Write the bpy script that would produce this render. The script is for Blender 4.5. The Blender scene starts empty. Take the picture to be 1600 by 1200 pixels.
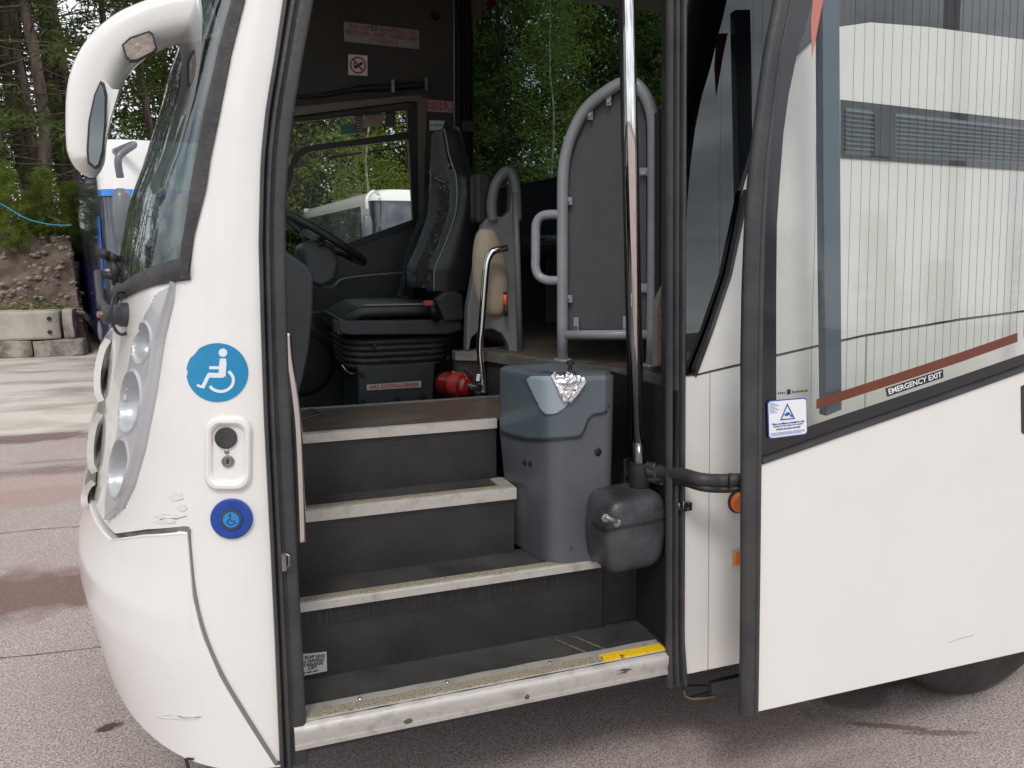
import bpy, bmesh, math, random
import numpy as np
from mathutils import Vector, Matrix, noise
from mathutils.bvhtree import BVHTree
random.seed(7)
SC = bpy.context.scene
COL = SC.collection
V = Vector
R = math.radians
# ------------------------------------------------------------------ camera
YAW, PITCH, FPX = R(20.2), R(9.5), 1250.0
CAM = V((0, -2.05, 1.75))
cd = bpy.data.cameras.new('camera'); cam = bpy.data.objects.new('camera', cd); COL.objects.link(cam)
cam.location = CAM; cam.rotation_euler = (R(90) - PITCH, 0, -YAW)
cd.sensor_width = 36; cd.lens = 36 * FPX / 1600; cd.clip_start = 0.05; cd.clip_end = 600
SC.camera = cam
# ------------------------------------------------------------------ sky, sun, exposure
w = bpy.data.worlds.new('World'); SC.world = w; w.use_nodes = True
nt = w.node_tree; nt.nodes.clear()
SUN_EL, SUN_AZ = 52, 205     # azimuth of the sun, clockwise from +Y
def N(t, k, **kw):
    n = t.nodes.new(k)
    for a, b in kw.items(): setattr(n, a, b)
    return n
sky = N(nt, 'ShaderNodeTexSky', sky_type='NISHITA', sun_disc=False, sun_elevation=R(SUN_EL), sun_rotation=R(SUN_AZ), air_density=1.2, dust_density=2.0)
tc = N(nt, 'ShaderNodeTexCoord'); mp = N(nt, 'ShaderNodeMapping'); mp.inputs['Scale'].default_value = (1, 1, 2.6)
nz = N(nt, 'ShaderNodeTexNoise'); nz.inputs['Scale'].default_value = 2.3; nz.inputs['Detail'].default_value = 8; nz.inputs['Roughness'].default_value = .55; nz.inputs['Distortion'].default_value = .4
cr = N(nt, 'ShaderNodeValToRGB'); cr.color_ramp.elements[0].position = .30; cr.color_ramp.elements[1].position = .50
n2 = N(nt, 'ShaderNodeTexNoise'); n2.inputs['Scale'].default_value = 3.1; n2.inputs['Detail'].default_value = 7
c2 = N(nt, 'ShaderNodeValToRGB'); c2.color_ramp.elements[0].position = .33; c2.color_ramp.elements[1].position = .68
c2.color_ramp.elements[0].color = (5.2, 5.6, 6.4, 1); c2.color_ramp.elements[1].color = (13.5, 13.6, 13.8, 1)
mx = N(nt, 'ShaderNodeMixRGB'); bg = N(nt, 'ShaderNodeBackground'); ow = N(nt, 'ShaderNodeOutputWorld')
bg.inputs['Strength'].default_value = 0.1
L = nt.links.new
L(tc.outputs['Generated'], mp.inputs['Vector']); L(mp.outputs[0], nz.inputs['Vector']); L(mp.outputs[0], n2.inputs['Vector'])
L(nz.outputs['Fac'], cr.inputs[0]); L(n2.outputs['Fac'], c2.inputs[0]); L(cr.outputs[0], mx.inputs[0]); L(sky.outputs[0], mx.inputs[1]); L(c2.outputs[0], mx.inputs[2])
L(mx.outputs[0], bg.inputs[0]); L(bg.outputs[0], ow.inputs[0])
sd = bpy.data.lights.new('sun', 'SUN'); sd.energy = 1.1; sd.angle = R(14); sd.color = (1, .96, .9)
so = bpy.data.objects.new('sun', sd); COL.objects.link(so)
az, el = R(SUN_AZ), R(SUN_EL)
sdir = V((math.sin(az) * math.cos(el), math.cos(az) * math.cos(el), math.sin(el)))
so.rotation_euler = sdir.to_track_quat('Z', 'Y').to_euler(); so.location = (0, -6, 12)
SC.view_settings.view_transform = 'Standard'; SC.view_settings.look = 'None'; SC.view_settings.gamma = 1
SC.view_settings.exposure = 0.25
SC.render.engine = 'CYCLES'
try:
    SC.cycles.max_bounces = 10; SC.cycles.transparent_max_bounces = 16; SC.cycles.diffuse_bounces = 4
except Exception: pass
# ------------------------------------------------------------------ measuring: a pixel of the survey photo -> a point on a real plane
Hh = V((math.sin(YAW), math.cos(YAW), 0)); Rr = V((math.cos(YAW), -math.sin(YAW), 0)); Zz = V((0, 0, 1))
Ff = Hh * math.cos(PITCH) - Zz * math.sin(PITCH); Uu = Hh * math.sin(PITCH) + Zz * math.cos(PITCH)
def ray(x, y): return Ff * FPX + Rr * (x - 800) + Uu * (600 - y)
def oY(x, y, Y): d = ray(x, y); return CAM + d * ((Y - CAM.y) / d.y)
def oZ(x, y, Z): d = ray(x, y); return CAM + d * ((Z - CAM.z) / d.z)
def oX(x, y, X): d = ray(x, y); return CAM + d * ((X - CAM.x) / d.x)
LEAN = .059
def Sy(z): return LEAN * (z - .388)
def oS(x, y, o=0):
    d = ray(x, y); return CAM + d * ((o + Sy(CAM.z) - CAM.y) / (d.y - LEAN * d.z))
def oP(x, y, p, n):
    d = ray(x, y); return CAM + d * ((p - CAM).dot(n) / d.dot(n))
def pj(P):
    q = P - CAM; f = q.dot(Ff); return 800 + FPX * q.dot(Rr) / f, 600 - FPX * q.dot(Uu) / f
def interp(x, xs, ys): return float(np.interp(x, xs, ys))
# ------------------------------------------------------------------ materials
MATS = {}
def mat(name, col, rough=.5, metal=0, coat=0, bump=0, bscale=40, var=0, vscale=6, col2=None, spec=.5, detail=6, stretch=None, emit=None, trans=None, ramp=(.4, .6), sheen=0, aniso=0):
    m = bpy.data.materials.new(name); m.use_nodes = True; t = m.node_tree; b = t.nodes['Principled BSDF']
    b.inputs['Base Color'].default_value = (*col, 1); b.inputs['Roughness'].default_value = rough; b.inputs['Metallic'].default_value = metal
    b.inputs['Coat Weight'].default_value = coat; b.inputs['Coat Roughness'].default_value = .06; b.inputs['Specular IOR Level'].default_value = spec
    if sheen: b.inputs['Sheen Weight'].default_value = sheen
    g = N(t, 'ShaderNodeTexCoord'); src = g.outputs['Object']
    if stretch:
        mm = N(t, 'ShaderNodeMapping'); mm.inputs['Scale'].default_value = stretch; t.links.new(src, mm.inputs[0]); src = mm.outputs[0]
    if var or col2:
        n = N(t, 'ShaderNodeTexNoise'); n.inputs['Scale'].default_value = vscale; n.inputs['Detail'].default_value = detail; n.inputs['Roughness'].default_value = .62
        r = N(t, 'ShaderNodeValToRGB'); r.color_ramp.elements[0].position, r.color_ramp.elements[1].position = ramp
        c2 = col2 or tuple(max(0, c * (1 - var)) for c in col)
        r.color_ramp.elements[0].color = (*c2, 1); r.color_ramp.elements[1].color = (*col, 1)
        t.links.new(src, n.inputs['Vector']); t.links.new(n.outputs['Fac'], r.inputs[0]); t.links.new(r.outputs[0], b.inputs['Base Color'])
    if bump:
        n = N(t, 'ShaderNodeTexNoise'); n.inputs['Scale'].default_value = bscale; n.inputs['Detail'].default_value = 5
        u = N(t, 'ShaderNodeBump'); u.inputs['Strength'].default_value = bump; u.inputs['Distance'].default_value = .01
        t.links.new(src, n.inputs['Vector']); t.links.new(n.outputs['Fac'], u.inputs['Height']); t.links.new(u.outputs[0], b.inputs['Normal'])
    MATS[name] = m; return m
def paint(name, col, dirt=(.42, .36, .30), rough=.3, amount=.6, wave=.07):
    """vehicle paint: gloss coat, faint panel waviness, streaky road dirt, fine scratches"""
    m = bpy.data.materials.new(name); m.use_nodes = True; t = m.node_tree; b = t.nodes['Principled BSDF']; K = t.links.new
    b.inputs['Roughness'].default_value = rough; b.inputs['Coat Weight'].default_value = .8; b.inputs['Coat Roughness'].default_value = .07
    g = N(t, 'ShaderNodeTexCoord')
    def noise_(sc, det, vec=None, scl=None):
        n = N(t, 'ShaderNodeTexNoise'); n.inputs['Scale'].default_value = sc; n.inputs['Detail'].default_value = det; n.inputs['Roughness'].default_value = .65
        if scl:
            q = N(t, 'ShaderNodeMapping'); q.inputs['Scale'].default_value = scl; K(g.outputs['Object'], q.inputs[0]); K(q.outputs[0], n.inputs['Vector'])
        else: K(g.outputs['Object'], n.inputs['Vector'])
        return n.outputs['Fac']
    def ramp(src, a, c):
        r = N(t, 'ShaderNodeMapRange'); r.inputs['From Min'].default_value = a; r.inputs['From Max'].default_value = c; K(src, r.inputs[0]); return r.outputs[0]
    f1 = ramp(noise_(1.7, 8), .45, .8)                       # broad film of dust
    f2 = ramp(noise_(60, 3, scl=(1, 1, .12)), .62, .9)       # runs
    f3 = ramp(noise_(220, 2), .74, .8)                       # specks
    a1 = N(t, 'ShaderNodeMath', operation='MULTIPLY'); a1.inputs[1].default_value = .22; K(f1, a1.inputs[0])
    a2 = N(t, 'ShaderNodeMath', operation='MULTIPLY'); a2.inputs[1].default_value = .18; K(f2, a2.inputs[0])
    a3 = N(t, 'ShaderNodeMath', operation='MULTIPLY'); a3.inputs[1].default_value = .5; K(f3, a3.inputs[0])
    s1 = N(t, 'ShaderNodeMath', operation='ADD'); K(a1.outputs[0], s1.inputs[0]); K(a2.outputs[0], s1.inputs[1])
    s2 = N(t, 'ShaderNodeMath', operation='ADD'); K(s1.outputs[0], s2.inputs[0]); K(a3.outputs[0], s2.inputs[1])
    s3 = N(t, 'ShaderNodeMath', operation='MULTIPLY', use_clamp=True); s3.inputs[1].default_value = amount; K(s2.outputs[0], s3.inputs[0])
    mixc = N(t, 'ShaderNodeMixRGB'); mixc.inputs[1].default_value = (*col, 1); mixc.inputs[2].default_value = (*dirt, 1); K(s3.outputs[0], mixc.inputs[0])
    K(mixc.outputs[0], b.inputs['Base Color'])
    u = N(t, 'ShaderNodeBump'); u.inputs['Strength'].default_value = wave * 4; u.inputs['Distance'].default_value = .012; K(noise_(2.6, 2), u.inputs['Height'])
    u2 = N(t, 'ShaderNodeBump'); u2.inputs['Strength'].default_value = .05; u2.inputs['Distance'].default_value = .001; K(noise_(300, 2), u2.inputs['Height']); K(u.outputs[0], u2.inputs['Normal'])
    K(u2.outputs[0], b.inputs['Normal']); MATS[name] = m; return m
def glassm(name, tint, ior=1.5, rough=0.0, dust=0.0, wob=.02):
    m = bpy.data.materials.new(name); m.use_nodes = True; t = m.node_tree; t.nodes.clear(); K = t.links.new
    o = N(t, 'ShaderNodeOutputMaterial'); tr = N(t, 'ShaderNodeBsdfTransparent'); gl = N(t, 'ShaderNodeBsdfGlossy'); fr = N(t, 'ShaderNodeFresnel'); mxs = N(t, 'ShaderNodeMixShader')
    tr.inputs[0].default_value = (*tint, 1); gl.inputs[0].default_value = (.95, .97, 1, 1); gl.inputs['Roughness'].default_value = rough; fr.inputs[0].default_value = ior
    g = N(t, 'ShaderNodeTexCoord'); n = N(t, 'ShaderNodeTexNoise'); n.inputs['Scale'].default_value = 1.6; n.inputs['Detail'].default_value = 2; u = N(t, 'ShaderNodeBump')
    u.inputs['Strength'].default_value = wob * 10; u.inputs['Distance'].default_value = .006; K(g.outputs['Object'], n.inputs['Vector']); K(n.outputs['Fac'], u.inputs['Height']); K(u.outputs[0], gl.inputs['Normal'])
    ge = N(t, 'ShaderNodeNewGeometry'); iv = N(t, 'ShaderNodeMath', operation='SUBTRACT'); iv.inputs[0].default_value = 1; K(ge.outputs['Backfacing'], iv.inputs[1]); ml = N(t, 'ShaderNodeMath', operation='MULTIPLY'); K(fr.outputs[0], ml.inputs[0]); K(iv.outputs[0], ml.inputs[1]); K(ml.outputs[0], mxs.inputs[0]); K(tr.outputs[0], mxs.inputs[1]); K(gl.outputs[0], mxs.inputs[2])
    out = mxs.outputs[0]
    if dust:
        df = N(t, 'ShaderNodeBsdfDiffuse'); df.inputs[0].default_value = (.5, .5, .48, 1); m2 = N(t, 'ShaderNodeMixShader'); n3 = N(t, 'ShaderNodeTexNoise'); n3.inputs['Scale'].default_value = 2.2; n3.inputs['Detail'].default_value = 8
        mr = N(t, 'ShaderNodeMapRange'); mr.inputs['From Min'].default_value = .3; mr.inputs['From Max'].default_value = .75; mr.inputs['To Max'].default_value = dust
        K(g.outputs['Object'], n3.inputs['Vector']); K(n3.outputs['Fac'], mr.inputs[0]); K(mr.outputs[0], m2.inputs[0]); K(out, m2.inputs[1]); K(df.outputs[0], m2.inputs[2]); out = m2.outputs[0]
    K(out, o.inputs[0]); MATS[name] = m; return m
WHITE = paint('white_paint', (.80, .785, .755))
WHITE2 = paint('white_paint_clean', (.82, .81, .785), amount=.2)
BLUEP = paint('blue_paint', (.022, .04, .22), rough=.2)
LBLUE = paint('light_blue_paint', (.01, .22, .75), rough=.25, amount=.15)
SILVER = mat('silver_paint', (.50, .51, .53), .32, .35, coat=.5, bump=.02, bscale=3, var=.05)
CHROME = mat('chrome', (.82, .80, .78), .07, 1, bump=.01, bscale=20)
STEEL = mat('worn_steel', (.42, .41, .40), .32, 1, bump=.1, bscale=80, var=.3, vscale=30)
RUBBER = mat('black_rubber', (.028, .028, .031), .55, bump=.25, bscale=60, col2=(.05, .048, .046), vscale=9)
SEAL = mat('grey_rubber_seal', (.030, .031, .036), .48, bump=.2, bscale=50, col2=(.048, .046, .045), vscale=7)
WSRUB = mat('screen_rubber', (.03, .03, .033), .6, bump=.5, bscale=45, col2=(.055, .05, .048), vscale=10)
BLKPL = mat('black_plastic', (.022, .023, .026), .45, bump=.25, bscale=220, col2=(.032, .033, .036), vscale=5)
DKPL = mat('dark_grey_plastic', (.042, .046, .053), .42, bump=.2, bscale=260, col2=(.055, .058, .064), vscale=4)
PANELG = mat('grey_guard_panel', (.085, .086, .092), .55, bump=.15, bscale=300, col2=(.072, .073, .078), vscale=3)
TUBEG = mat('light_grey_tube', (.34, .35, .385), .38, coat=.2, bump=.06, bscale=60, col2=(.29, .30, .33), vscale=5)
SHELLG = mat('grey_seat_shell', (.17, .175, .18), .42, bump=.1, bscale=120, col2=(.14, .145, .15), vscale=4)
BINBODY = mat('bin_body_plastic', (.088, .094, .108), .4, bump=.12, bscale=160, col2=(.07, .076, .088), vscale=3, coat=.15)
BINLID = mat('bin_lid_plastic', (.088, .114, .132), .22, bump=.03, bscale=5, coat=.4, col2=(.076, .10, .118), vscale=3)
BINSHOE = mat('bin_flap_plastic', (.30, .36, .41), .28, coat=.3, bump=.02)
FOIL = mat('crumpled_foil', (.75, .75, .76), .22, 1, bump=1.0, bscale=38)
VINYL = mat('dark_step_vinyl', (.0105, .011, .0125), .46, bump=.3, bscale=280, col2=(.032, .031, .029), vscale=3.8, detail=10, ramp=(.35, .7))
VINYLD = mat('dusty_tread_vinyl', (.016, .017, .019), .6, bump=.5, bscale=330, col2=(.075, .070, .063), vscale=5.5, detail=12, ramp=(.3, .75))
ALU = mat('aluminium_nosing', (.54, .51, .475), .45, .4, bump=.15, bscale=70, col2=(.37, .34, .31), vscale=16, ramp=(.28, .5))
ALUD = mat('dull_aluminium', (.30, .295, .27), .45, .6, bump=.1, bscale=70, col2=(.2, .19, .175), vscale=9)
GRIT = mat('grit_strip', (.46, .40, .29), .85, bump=1, bscale=210, col2=(.20, .17, .12), vscale=170, ramp=(.36, .56))
YELLOW = mat('yellow_paint', (.82, .52, .01), .5, bump=.3, bscale=60, col2=(.14, .11, .07), vscale=22, ramp=(.36, .40))
WOODF = mat('woodgrain_vinyl', (.125, .092, .066), .42, bump=.06, bscale=100, col2=(.058, .043, .033), vscale=9, detail=10, stretch=(1, 7, 1), ramp=(.35, .62))
BROWNP = mat('brown_cab_lining', (.095, .080, .070), .85, bump=.3, bscale=300, col2=(.08, .068, .06), vscale=3)
BROWNL = mat('brown_trim_light', (.17, .14, .115), .5, bump=.1, bscale=80)
CEIL = mat('ceiling_fabric', (.26, .225, .19), .9, bump=.3, bscale=200, var=.1)
LEATHER = mat('black_leather', (.024, .025, .028), .36, bump=.10, bscale=55, col2=(.028, .029, .033), vscale=6)
LEATHERG = mat('grey_leather', (.042, .045, .053), .42, bump=.9, bscale=16, col2=(.055, .059, .068), vscale=7)
HEADG = mat('headrest_grey', (.065, .066, .068), .6, bump=.15, bscale=200)
PIPING = mat('grey_piping', (.33, .33, .34), .5)
FABRIC = mat('speckled_fabric', (.055, .045, .043), .95, bump=.5, bscale=400, col2=(.55, .48, .44), vscale=75, detail=1, ramp=(.31, .35))
BEIGE = mat('cream_cushion', (.42, .355, .265), .5, bump=.08, bscale=40, col2=(.36, .3, .22), vscale=3)
MOQ = mat('beige_moquette', (.36, .30, .25), .95, bump=.5, bscale=300, col2=(.26, .2, .17), vscale=90)
REDP = mat('red_paint', (.17, .006, .006), .25, coat=.5)
REDL = mat('red_letter', (.50, .025, .03), .5)
REDPINK = mat('faded_red_sign', (.52, .10, .10), .5, var=.1)
ORANGE = mat('orange_plastic', (.85, .12, .01), .4)
AMBER = mat('amber_lens', (.75, .16, .01), .15, coat=1, bump=.3, bscale=90)
SIGNW = mat('sign_white', (.60, .57, .55), .5, bump=.05, var=.12, vscale=12)
SIGNC = mat('sign_clean_white', (.82, .82, .84), .35, coat=.3)
PLATEG = mat('worn_sign_plate', (.42, .40, .37), .4, .2, var=.15, vscale=14)
BLACKL = mat('black_letter', (.015, .015, .016), .5)
STBLUE = mat('sticker_blue', (.005, .235, .47), .35, coat=.3, var=.08, vscale=4)
STWHITE = mat('sticker_white', (.72, .78, .80), .4)
BTNBLUE = mat('button_blue_ring', (.012, .06, .33), .45, bump=.1, var=.2, vscale=30)
BTNLT = mat('button_blue_centre', (.02, .22, .56), .3, coat=.4)
CCBLUE = mat('notice_blue', (.02, .09, .36), .4)
CURTAIN = mat('dark_curtain', (.028, .022, .023), .9, bump=.2, bscale=200)
FRIT = mat('black_frit', (.012, .013, .016), .12, coat=.6)
STRIPR = mat('red_brown_tape', (.15, .032, .012), .35, coat=.3, var=.12, vscale=12)
STRIPB = mat('slate_blue_rail', (.085, .115, .145), .3, .2, coat=.3)
TYRE = mat('tyre_rubber', (.016, .016, .017), .38, bump=.3, bscale=40, col2=(.03, .03, .03), vscale=9)
RIM = mat('wheel_rim', (.35, .35, .36), .4, .6, var=.3)
LAMPG = mat('lamp_clear_lens', (.55, .55, .56), .08, .3, coat=1)
GLASS = glassm('door_glass', (.95, .962, .95), 1.45, dust=.02)
GLASSD = glassm('dark_window_glass', (.012, .013, .015), 1.9, wob=.05)
GLASSC = glassm('clear_cab_glass', (.95, .97, .95), 1.2)
GLASST = glassm('teal_window_glass', (.52, .60, .60), 1.5, dust=.04)
GLASSW = glassm('windscreen_glass', (.55, .62, .60), 1.95, dust=.04, wob=.06)
GLASSX = mat('parked_glass', (.085, .10, .12), .06, spec=1, col2=(.03, .035, .05), vscale=1.5)
MIRROR = mat('mirror_glass', (.20, .23, .23), .02, 1)
LENSB = mat('mirror_wide_lens', (.36, .29, .25), .25, .3, bump=.5, bscale=60, col2=(.24, .19, .17), vscale=30)
GREYM = mat('mirror_shell_grey', (.14, .15, .17), .35, coat=.3)
# ------------------------------------------------------------------ mesh helpers
def link(name, me, m, parent=None, smooth=False):
    o = bpy.data.objects.new(name, me); COL.objects.link(o)
    if m is not None: me.materials.append(m)
    if parent is not None:
        o.parent = parent
        if parent.type == 'EMPTY': o.location = -V(parent.location) if parent.parent is None else (0, 0, 0)
    if smooth:
        for p in me.polygons: p.use_smooth = True
    return o
def raw(name, vs, fs, m, parent=None, smooth=False, solid=0, bevel=0, recalc=False, sub=0):
    me = bpy.data.meshes.new(name); me.from_pydata([tuple(v) for v in vs], [], fs); 
    if recalc:
        b = bmesh.new(); b.from_mesh(me); bmesh.ops.remove_doubles(b, verts=b.verts, dist=1e-5); bmesh.ops.recalc_face_normals(b, faces=b.faces); b.to_mesh(me); b.free()
    me.update(); o = link(name, me, m, parent, smooth)
    if solid:
        k = o.modifiers.new('s', 'SOLIDIFY'); k.thickness = solid; k.offset = 0
        if smooth: k = o.modifiers.new('e', 'EDGE_SPLIT'); k.split_angle = R(50)
    if bevel: k = o.modifiers.new('b', 'BEVEL'); k.width = bevel; k.segments = 3; k.limit_method = 'ANGLE'; k.angle_limit = R(35)
    if sub: k = o.modifiers.new('u', 'SUBSURF'); k.levels = sub; k.render_levels = sub
    return o
class MB:
    def __init__(s): s.v = []; s.f = []
    def add(s, vs, fs):
        n = len(s.v); s.v += [V(v) for v in vs]; s.f += [tuple(i + n for i in f) for f in fs]
    def box(s, a, b):
        x0, y0, z0 = a; x1, y1, z1 = b
        s.add([(x0,y0,z0),(x1,y0,z0),(x1,y1,z0),(x0,y1,z0),(x0,y0,z1),(x1,y0,z1),(x1,y1,z1),(x0,y1,z1)], [(0,3,2,1),(4,5,6,7),(0,1,5,4),(1,2,6,5),(2,3,7,6),(3,0,4,7)])
    def hexa(s, p):   # 8 points: front loop 4, back loop 4
        s.add(p, [(0,1,2,3),(7,6,5,4),(0,4,5,1),(1,5,6,2),(2,6,7,3),(3,7,4,0)])
    def prism(s, poly, vec):   # polygon (3D pts) swept by vec
        n = len(poly); p = [V(q) for q in poly]
        s.add(p + [q + V(vec) for q in p], [tuple(range(n)), tuple(range(2*n-1, n-1, -1))] + [(i, i+n, (i+1) % n + n, (i+1) % n) for i in range(n)])
    def tube(s, pts, r, seg=12, caps=True):
        pts = [V(p) for p in pts]; n = len(pts); rs = r if isinstance(r, (list, tuple)) else [r] * n
        t0 = (pts[1] - pts[0]).normalized(); up = V((0, 0, 1)) if abs(t0.z) < .9 else V((1, 0, 0)); a = t0.cross(up).normalized(); vs = []
        for i, p in enumerate(pts):
            t = (pts[min(i+1, n-1)] - pts[max(i-1, 0)]).normalized(); a = (a - t * a.dot(t)).normalized(); b = t.cross(a)
            for k in range(seg):
                g = 2 * math.pi * k / seg; vs.append(p + (a * math.cos(g) + b * math.sin(g)) * rs[i])
        fs = [(i*seg+k, i*seg+(k+1) % seg, (i+1)*seg+(k+1) % seg, (i+1)*seg+k) for i in range(n-1) for k in range(seg)]
        if caps: fs += [tuple(range(seg-1, -1, -1)), tuple(range((n-1)*seg, n*seg))]
        s.add(vs, fs)
    def lathe(s, o, ax, prof, seg=32):   # prof: list of (along, radius)
        ax = V(ax).normalized(); up = V((0, 0, 1)) if abs(ax.z) < .9 else V((1, 0, 0)); a = ax.cross(up).normalized(); b = ax.cross(a); vs = []
        for h, r in prof:
            for k in range(seg):
                g = 2 * math.pi * k / seg; vs.append(V(o) + ax * h + (a * math.cos(g) + b * math.sin(g)) * r)
        n = len(prof)
        s.add(vs, [(i*seg+k, i*seg+(k+1) % seg, (i+1)*seg+(k+1) % seg, (i+1)*seg+k) for i in range(n-1) for k in range(seg)] + [tuple(range(seg-1, -1, -1)), tuple(range((n-1)*seg, n*seg))])
    def build(s, name, m, parent=None, **k): return raw(name, s.v, s.f, m, parent, **{'recalc': True, **k})
def spline(pts, n=8):
    pts = [V(p) for p in pts]; out = []
    for i in range(len(pts) - 1):
        p0 = pts[max(i-1, 0)]; p1 = pts[i]; p2 = pts[i+1]; p3 = pts[min(i+2, len(pts)-1)]
        for k in range(n):
            t = k / n; out.append(.5 * ((2*p1) + (-p0+p2)*t + (2*p0-5*p1+4*p2-p3)*t*t + (-p0+3*p1-3*p2+p3)*t**3))
    return out + [pts[-1]]
def tube(name, pts, r, m, parent, seg=12, sm=True):
    b = MB(); b.tube(pts, r, seg); return b.build(name, m, parent, smooth=sm)
def box(name, a, b, m, parent, bevel=0): q = MB(); q.box(a, b); return q.build(name, m, parent, bevel=bevel)
def prism(name, poly, vec, m, parent, bevel=0): q = MB(); q.prism(poly, vec); return q.build(name, m, parent, bevel=bevel)
def lathe(name, o, ax, prof, m, parent, seg=32): q = MB(); q.lathe(o, ax, prof, seg); return q.build(name, m, parent, smooth=False, bevel=0)
def grid(name, nu, nv, fn, m, parent, smooth=True, solid=0, keep=None):
    vs = [fn(i / nu, j / nv) for j in range(nv + 1) for i in range(nu + 1)]
    fs = []
    for j in range(nv):
        for i in range(nu):
            f = (j*(nu+1)+i, j*(nu+1)+i+1, (j+1)*(nu+1)+i+1, (j+1)*(nu+1)+i)
            if keep is None or keep(sum((V(vs[k]) for k in f), V()) / 4): fs.append(f)
    o = raw(name, vs, fs, m, parent, smooth=smooth, solid=solid, recalc=False); return o
def rrect(cx, cy, hx, hy, r, n=6):
    out = []
    for (sx, sy, a0) in ((1, 1, 0), (-1, 1, 90), (-1, -1, 180), (1, -1, 270)):
        for k in range(n + 1):
            a = R(a0 + 90 * k / n); out.append((cx + sx * (hx - r) + r * math.cos(a), cy + sy * (hy - r) + r * math.sin(a)))
    return out
def inpoly(x, y, P):
    c = False; j = len(P) - 1
    for i in range(len(P)):
        if (P[i][1] > y) != (P[j][1] > y) and x < (P[j][0]-P[i][0])*(y-P[i][1])/(P[j][1]-P[i][1]) + P[i][0]: c = not c
        j = i
    return c
def tag(o, label=None, cat=None, group=None, kind=None):
    if label: o['label'] = label
    if cat: o['category'] = cat
    if group: o['group'] = group
    if kind: o['kind'] = kind
    return o
def empty(name, loc, label, cat, group=None, rz=0):
    o = bpy.data.objects.new(name, None); COL.objects.link(o); o.location = loc; o.rotation_euler.z = rz; o.empty_display_size = .2
    return tag(o, label, cat, group)
def textmesh(s):
    c = bpy.data.curves.new('lettering', 'FONT'); c.body = s; c.size = 1; c.resolution_u = 3; c.offset = .012
    o = bpy.data.objects.new('tmp', c); COL.objects.link(o)
    me = bpy.data.meshes.new_from_object(o.evaluated_get(bpy.context.evaluated_depsgraph_get())); bpy.data.objects.remove(o)
    vs = [(v.co.x, v.co.y) for v in me.vertices]; fs = [tuple(p.vertices) for p in me.polygons]; bpy.data.meshes.remove(me); return vs, fs
def text(name, s, q, u0, v0, u1, v1, m, parent, off=.0042, bold=0):
    """letters laid flat on the 3D quad q (lower-left, lower-right, upper-right, upper-left) inside the fractions u0..u1, v0..v1"""
    vs, fs = textmesh(s)
    if not vs: return
    xs = [v[0] for v in vs]; ys = [v[1] for v in vs]; x0, x1 = min(xs), max(xs); y0, y1 = 0 if min(ys) > -.05 else min(ys), max(max(ys), .6)
    nrm = (q[1] - q[0]).cross(q[3] - q[0]).normalized()
    if nrm.dot(CAM - q[0]) < 0: nrm = -nrm
    P = []
    for x, y in vs:
        a = u0 + (u1-u0) * (x-x0) / (x1-x0+1e-6); b = v0 + (v1-v0) * (y-y0) / (y1-y0)
        P.append(q[0]*(1-a)*(1-b) + q[1]*a*(1-b) + q[2]*a*b + q[3]*(1-a)*b + nrm * off)
    o = raw(name, P, fs, m, parent, solid=.0008)
    if bold:
        pass
    return o
def qbar(q, u0, v0, u1, v1, off, th=.0012):
    nrm = (q[1] - q[0]).cross(q[3] - q[0]).normalized()
    if nrm.dot(CAM - q[0]) < 0: nrm = -nrm
    g = lambda a, b: q[0]*(1-a)*(1-b) + q[1]*a*(1-b) + q[2]*a*b + q[3]*(1-a)*b + nrm * off
    return [g(u0, v0), g(u1, v0), g(u1, v1), g(u0, v1)], -nrm * th
def sign(name, q, m, parent, th=.003, off=.003):
    p, v = qbar(q, 0, 0, 1, 1, off, th); return prism(name, p, v, m, parent)
def qpoly(name, q, pts, m, parent, off=.004, th=.001):
    if name.endswith('ring') and len(pts) > 20:
        h = len(pts) // 2; o_ = pts[:h]; i_ = pts[h:][::-1]; b = MB(); nrm = (q[1] - q[0]).cross(q[3] - q[0]).normalized()
        if nrm.dot(CAM - q[0]) < 0: nrm = -nrm
        g = lambda c: q[0]*(1-c[0])*(1-c[1]) + q[1]*c[0]*(1-c[1]) + q[2]*c[0]*c[1] + q[3]*(1-c[0])*c[1] + nrm * off
        for k in range(h - 1): b.prism([g(o_[k]), g(o_[k+1]), g(i_[k+1]), g(i_[k])], -nrm * th)
        return b.build(name, m, parent)
    nrm = (q[1] - q[0]).cross(q[3] - q[0]).normalized()
    if nrm.dot(CAM - q[0]) < 0: nrm = -nrm
    P = [q[0]*(1-a)*(1-b) + q[1]*a*(1-b) + q[2]*a*b + q[3]*(1-a)*b + nrm * off for a, b in pts]
    return prism(name, P, -nrm * th, m, parent)
def ringpts(cx, cy, r0, r1, a0=0, a1=360, n=28):
    o = [(cx + r1*math.cos(R(a0+(a1-a0)*k/n)), cy + r1*math.sin(R(a0+(a1-a0)*k/n))) for k in range(n+1)]
    i = [(cx + r0*math.cos(R(a0+(a1-a0)*k/n)), cy + r0*math.sin(R(a0+(a1-a0)*k/n))) for k in range(n+1)]
    return o + i[::-1]

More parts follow.
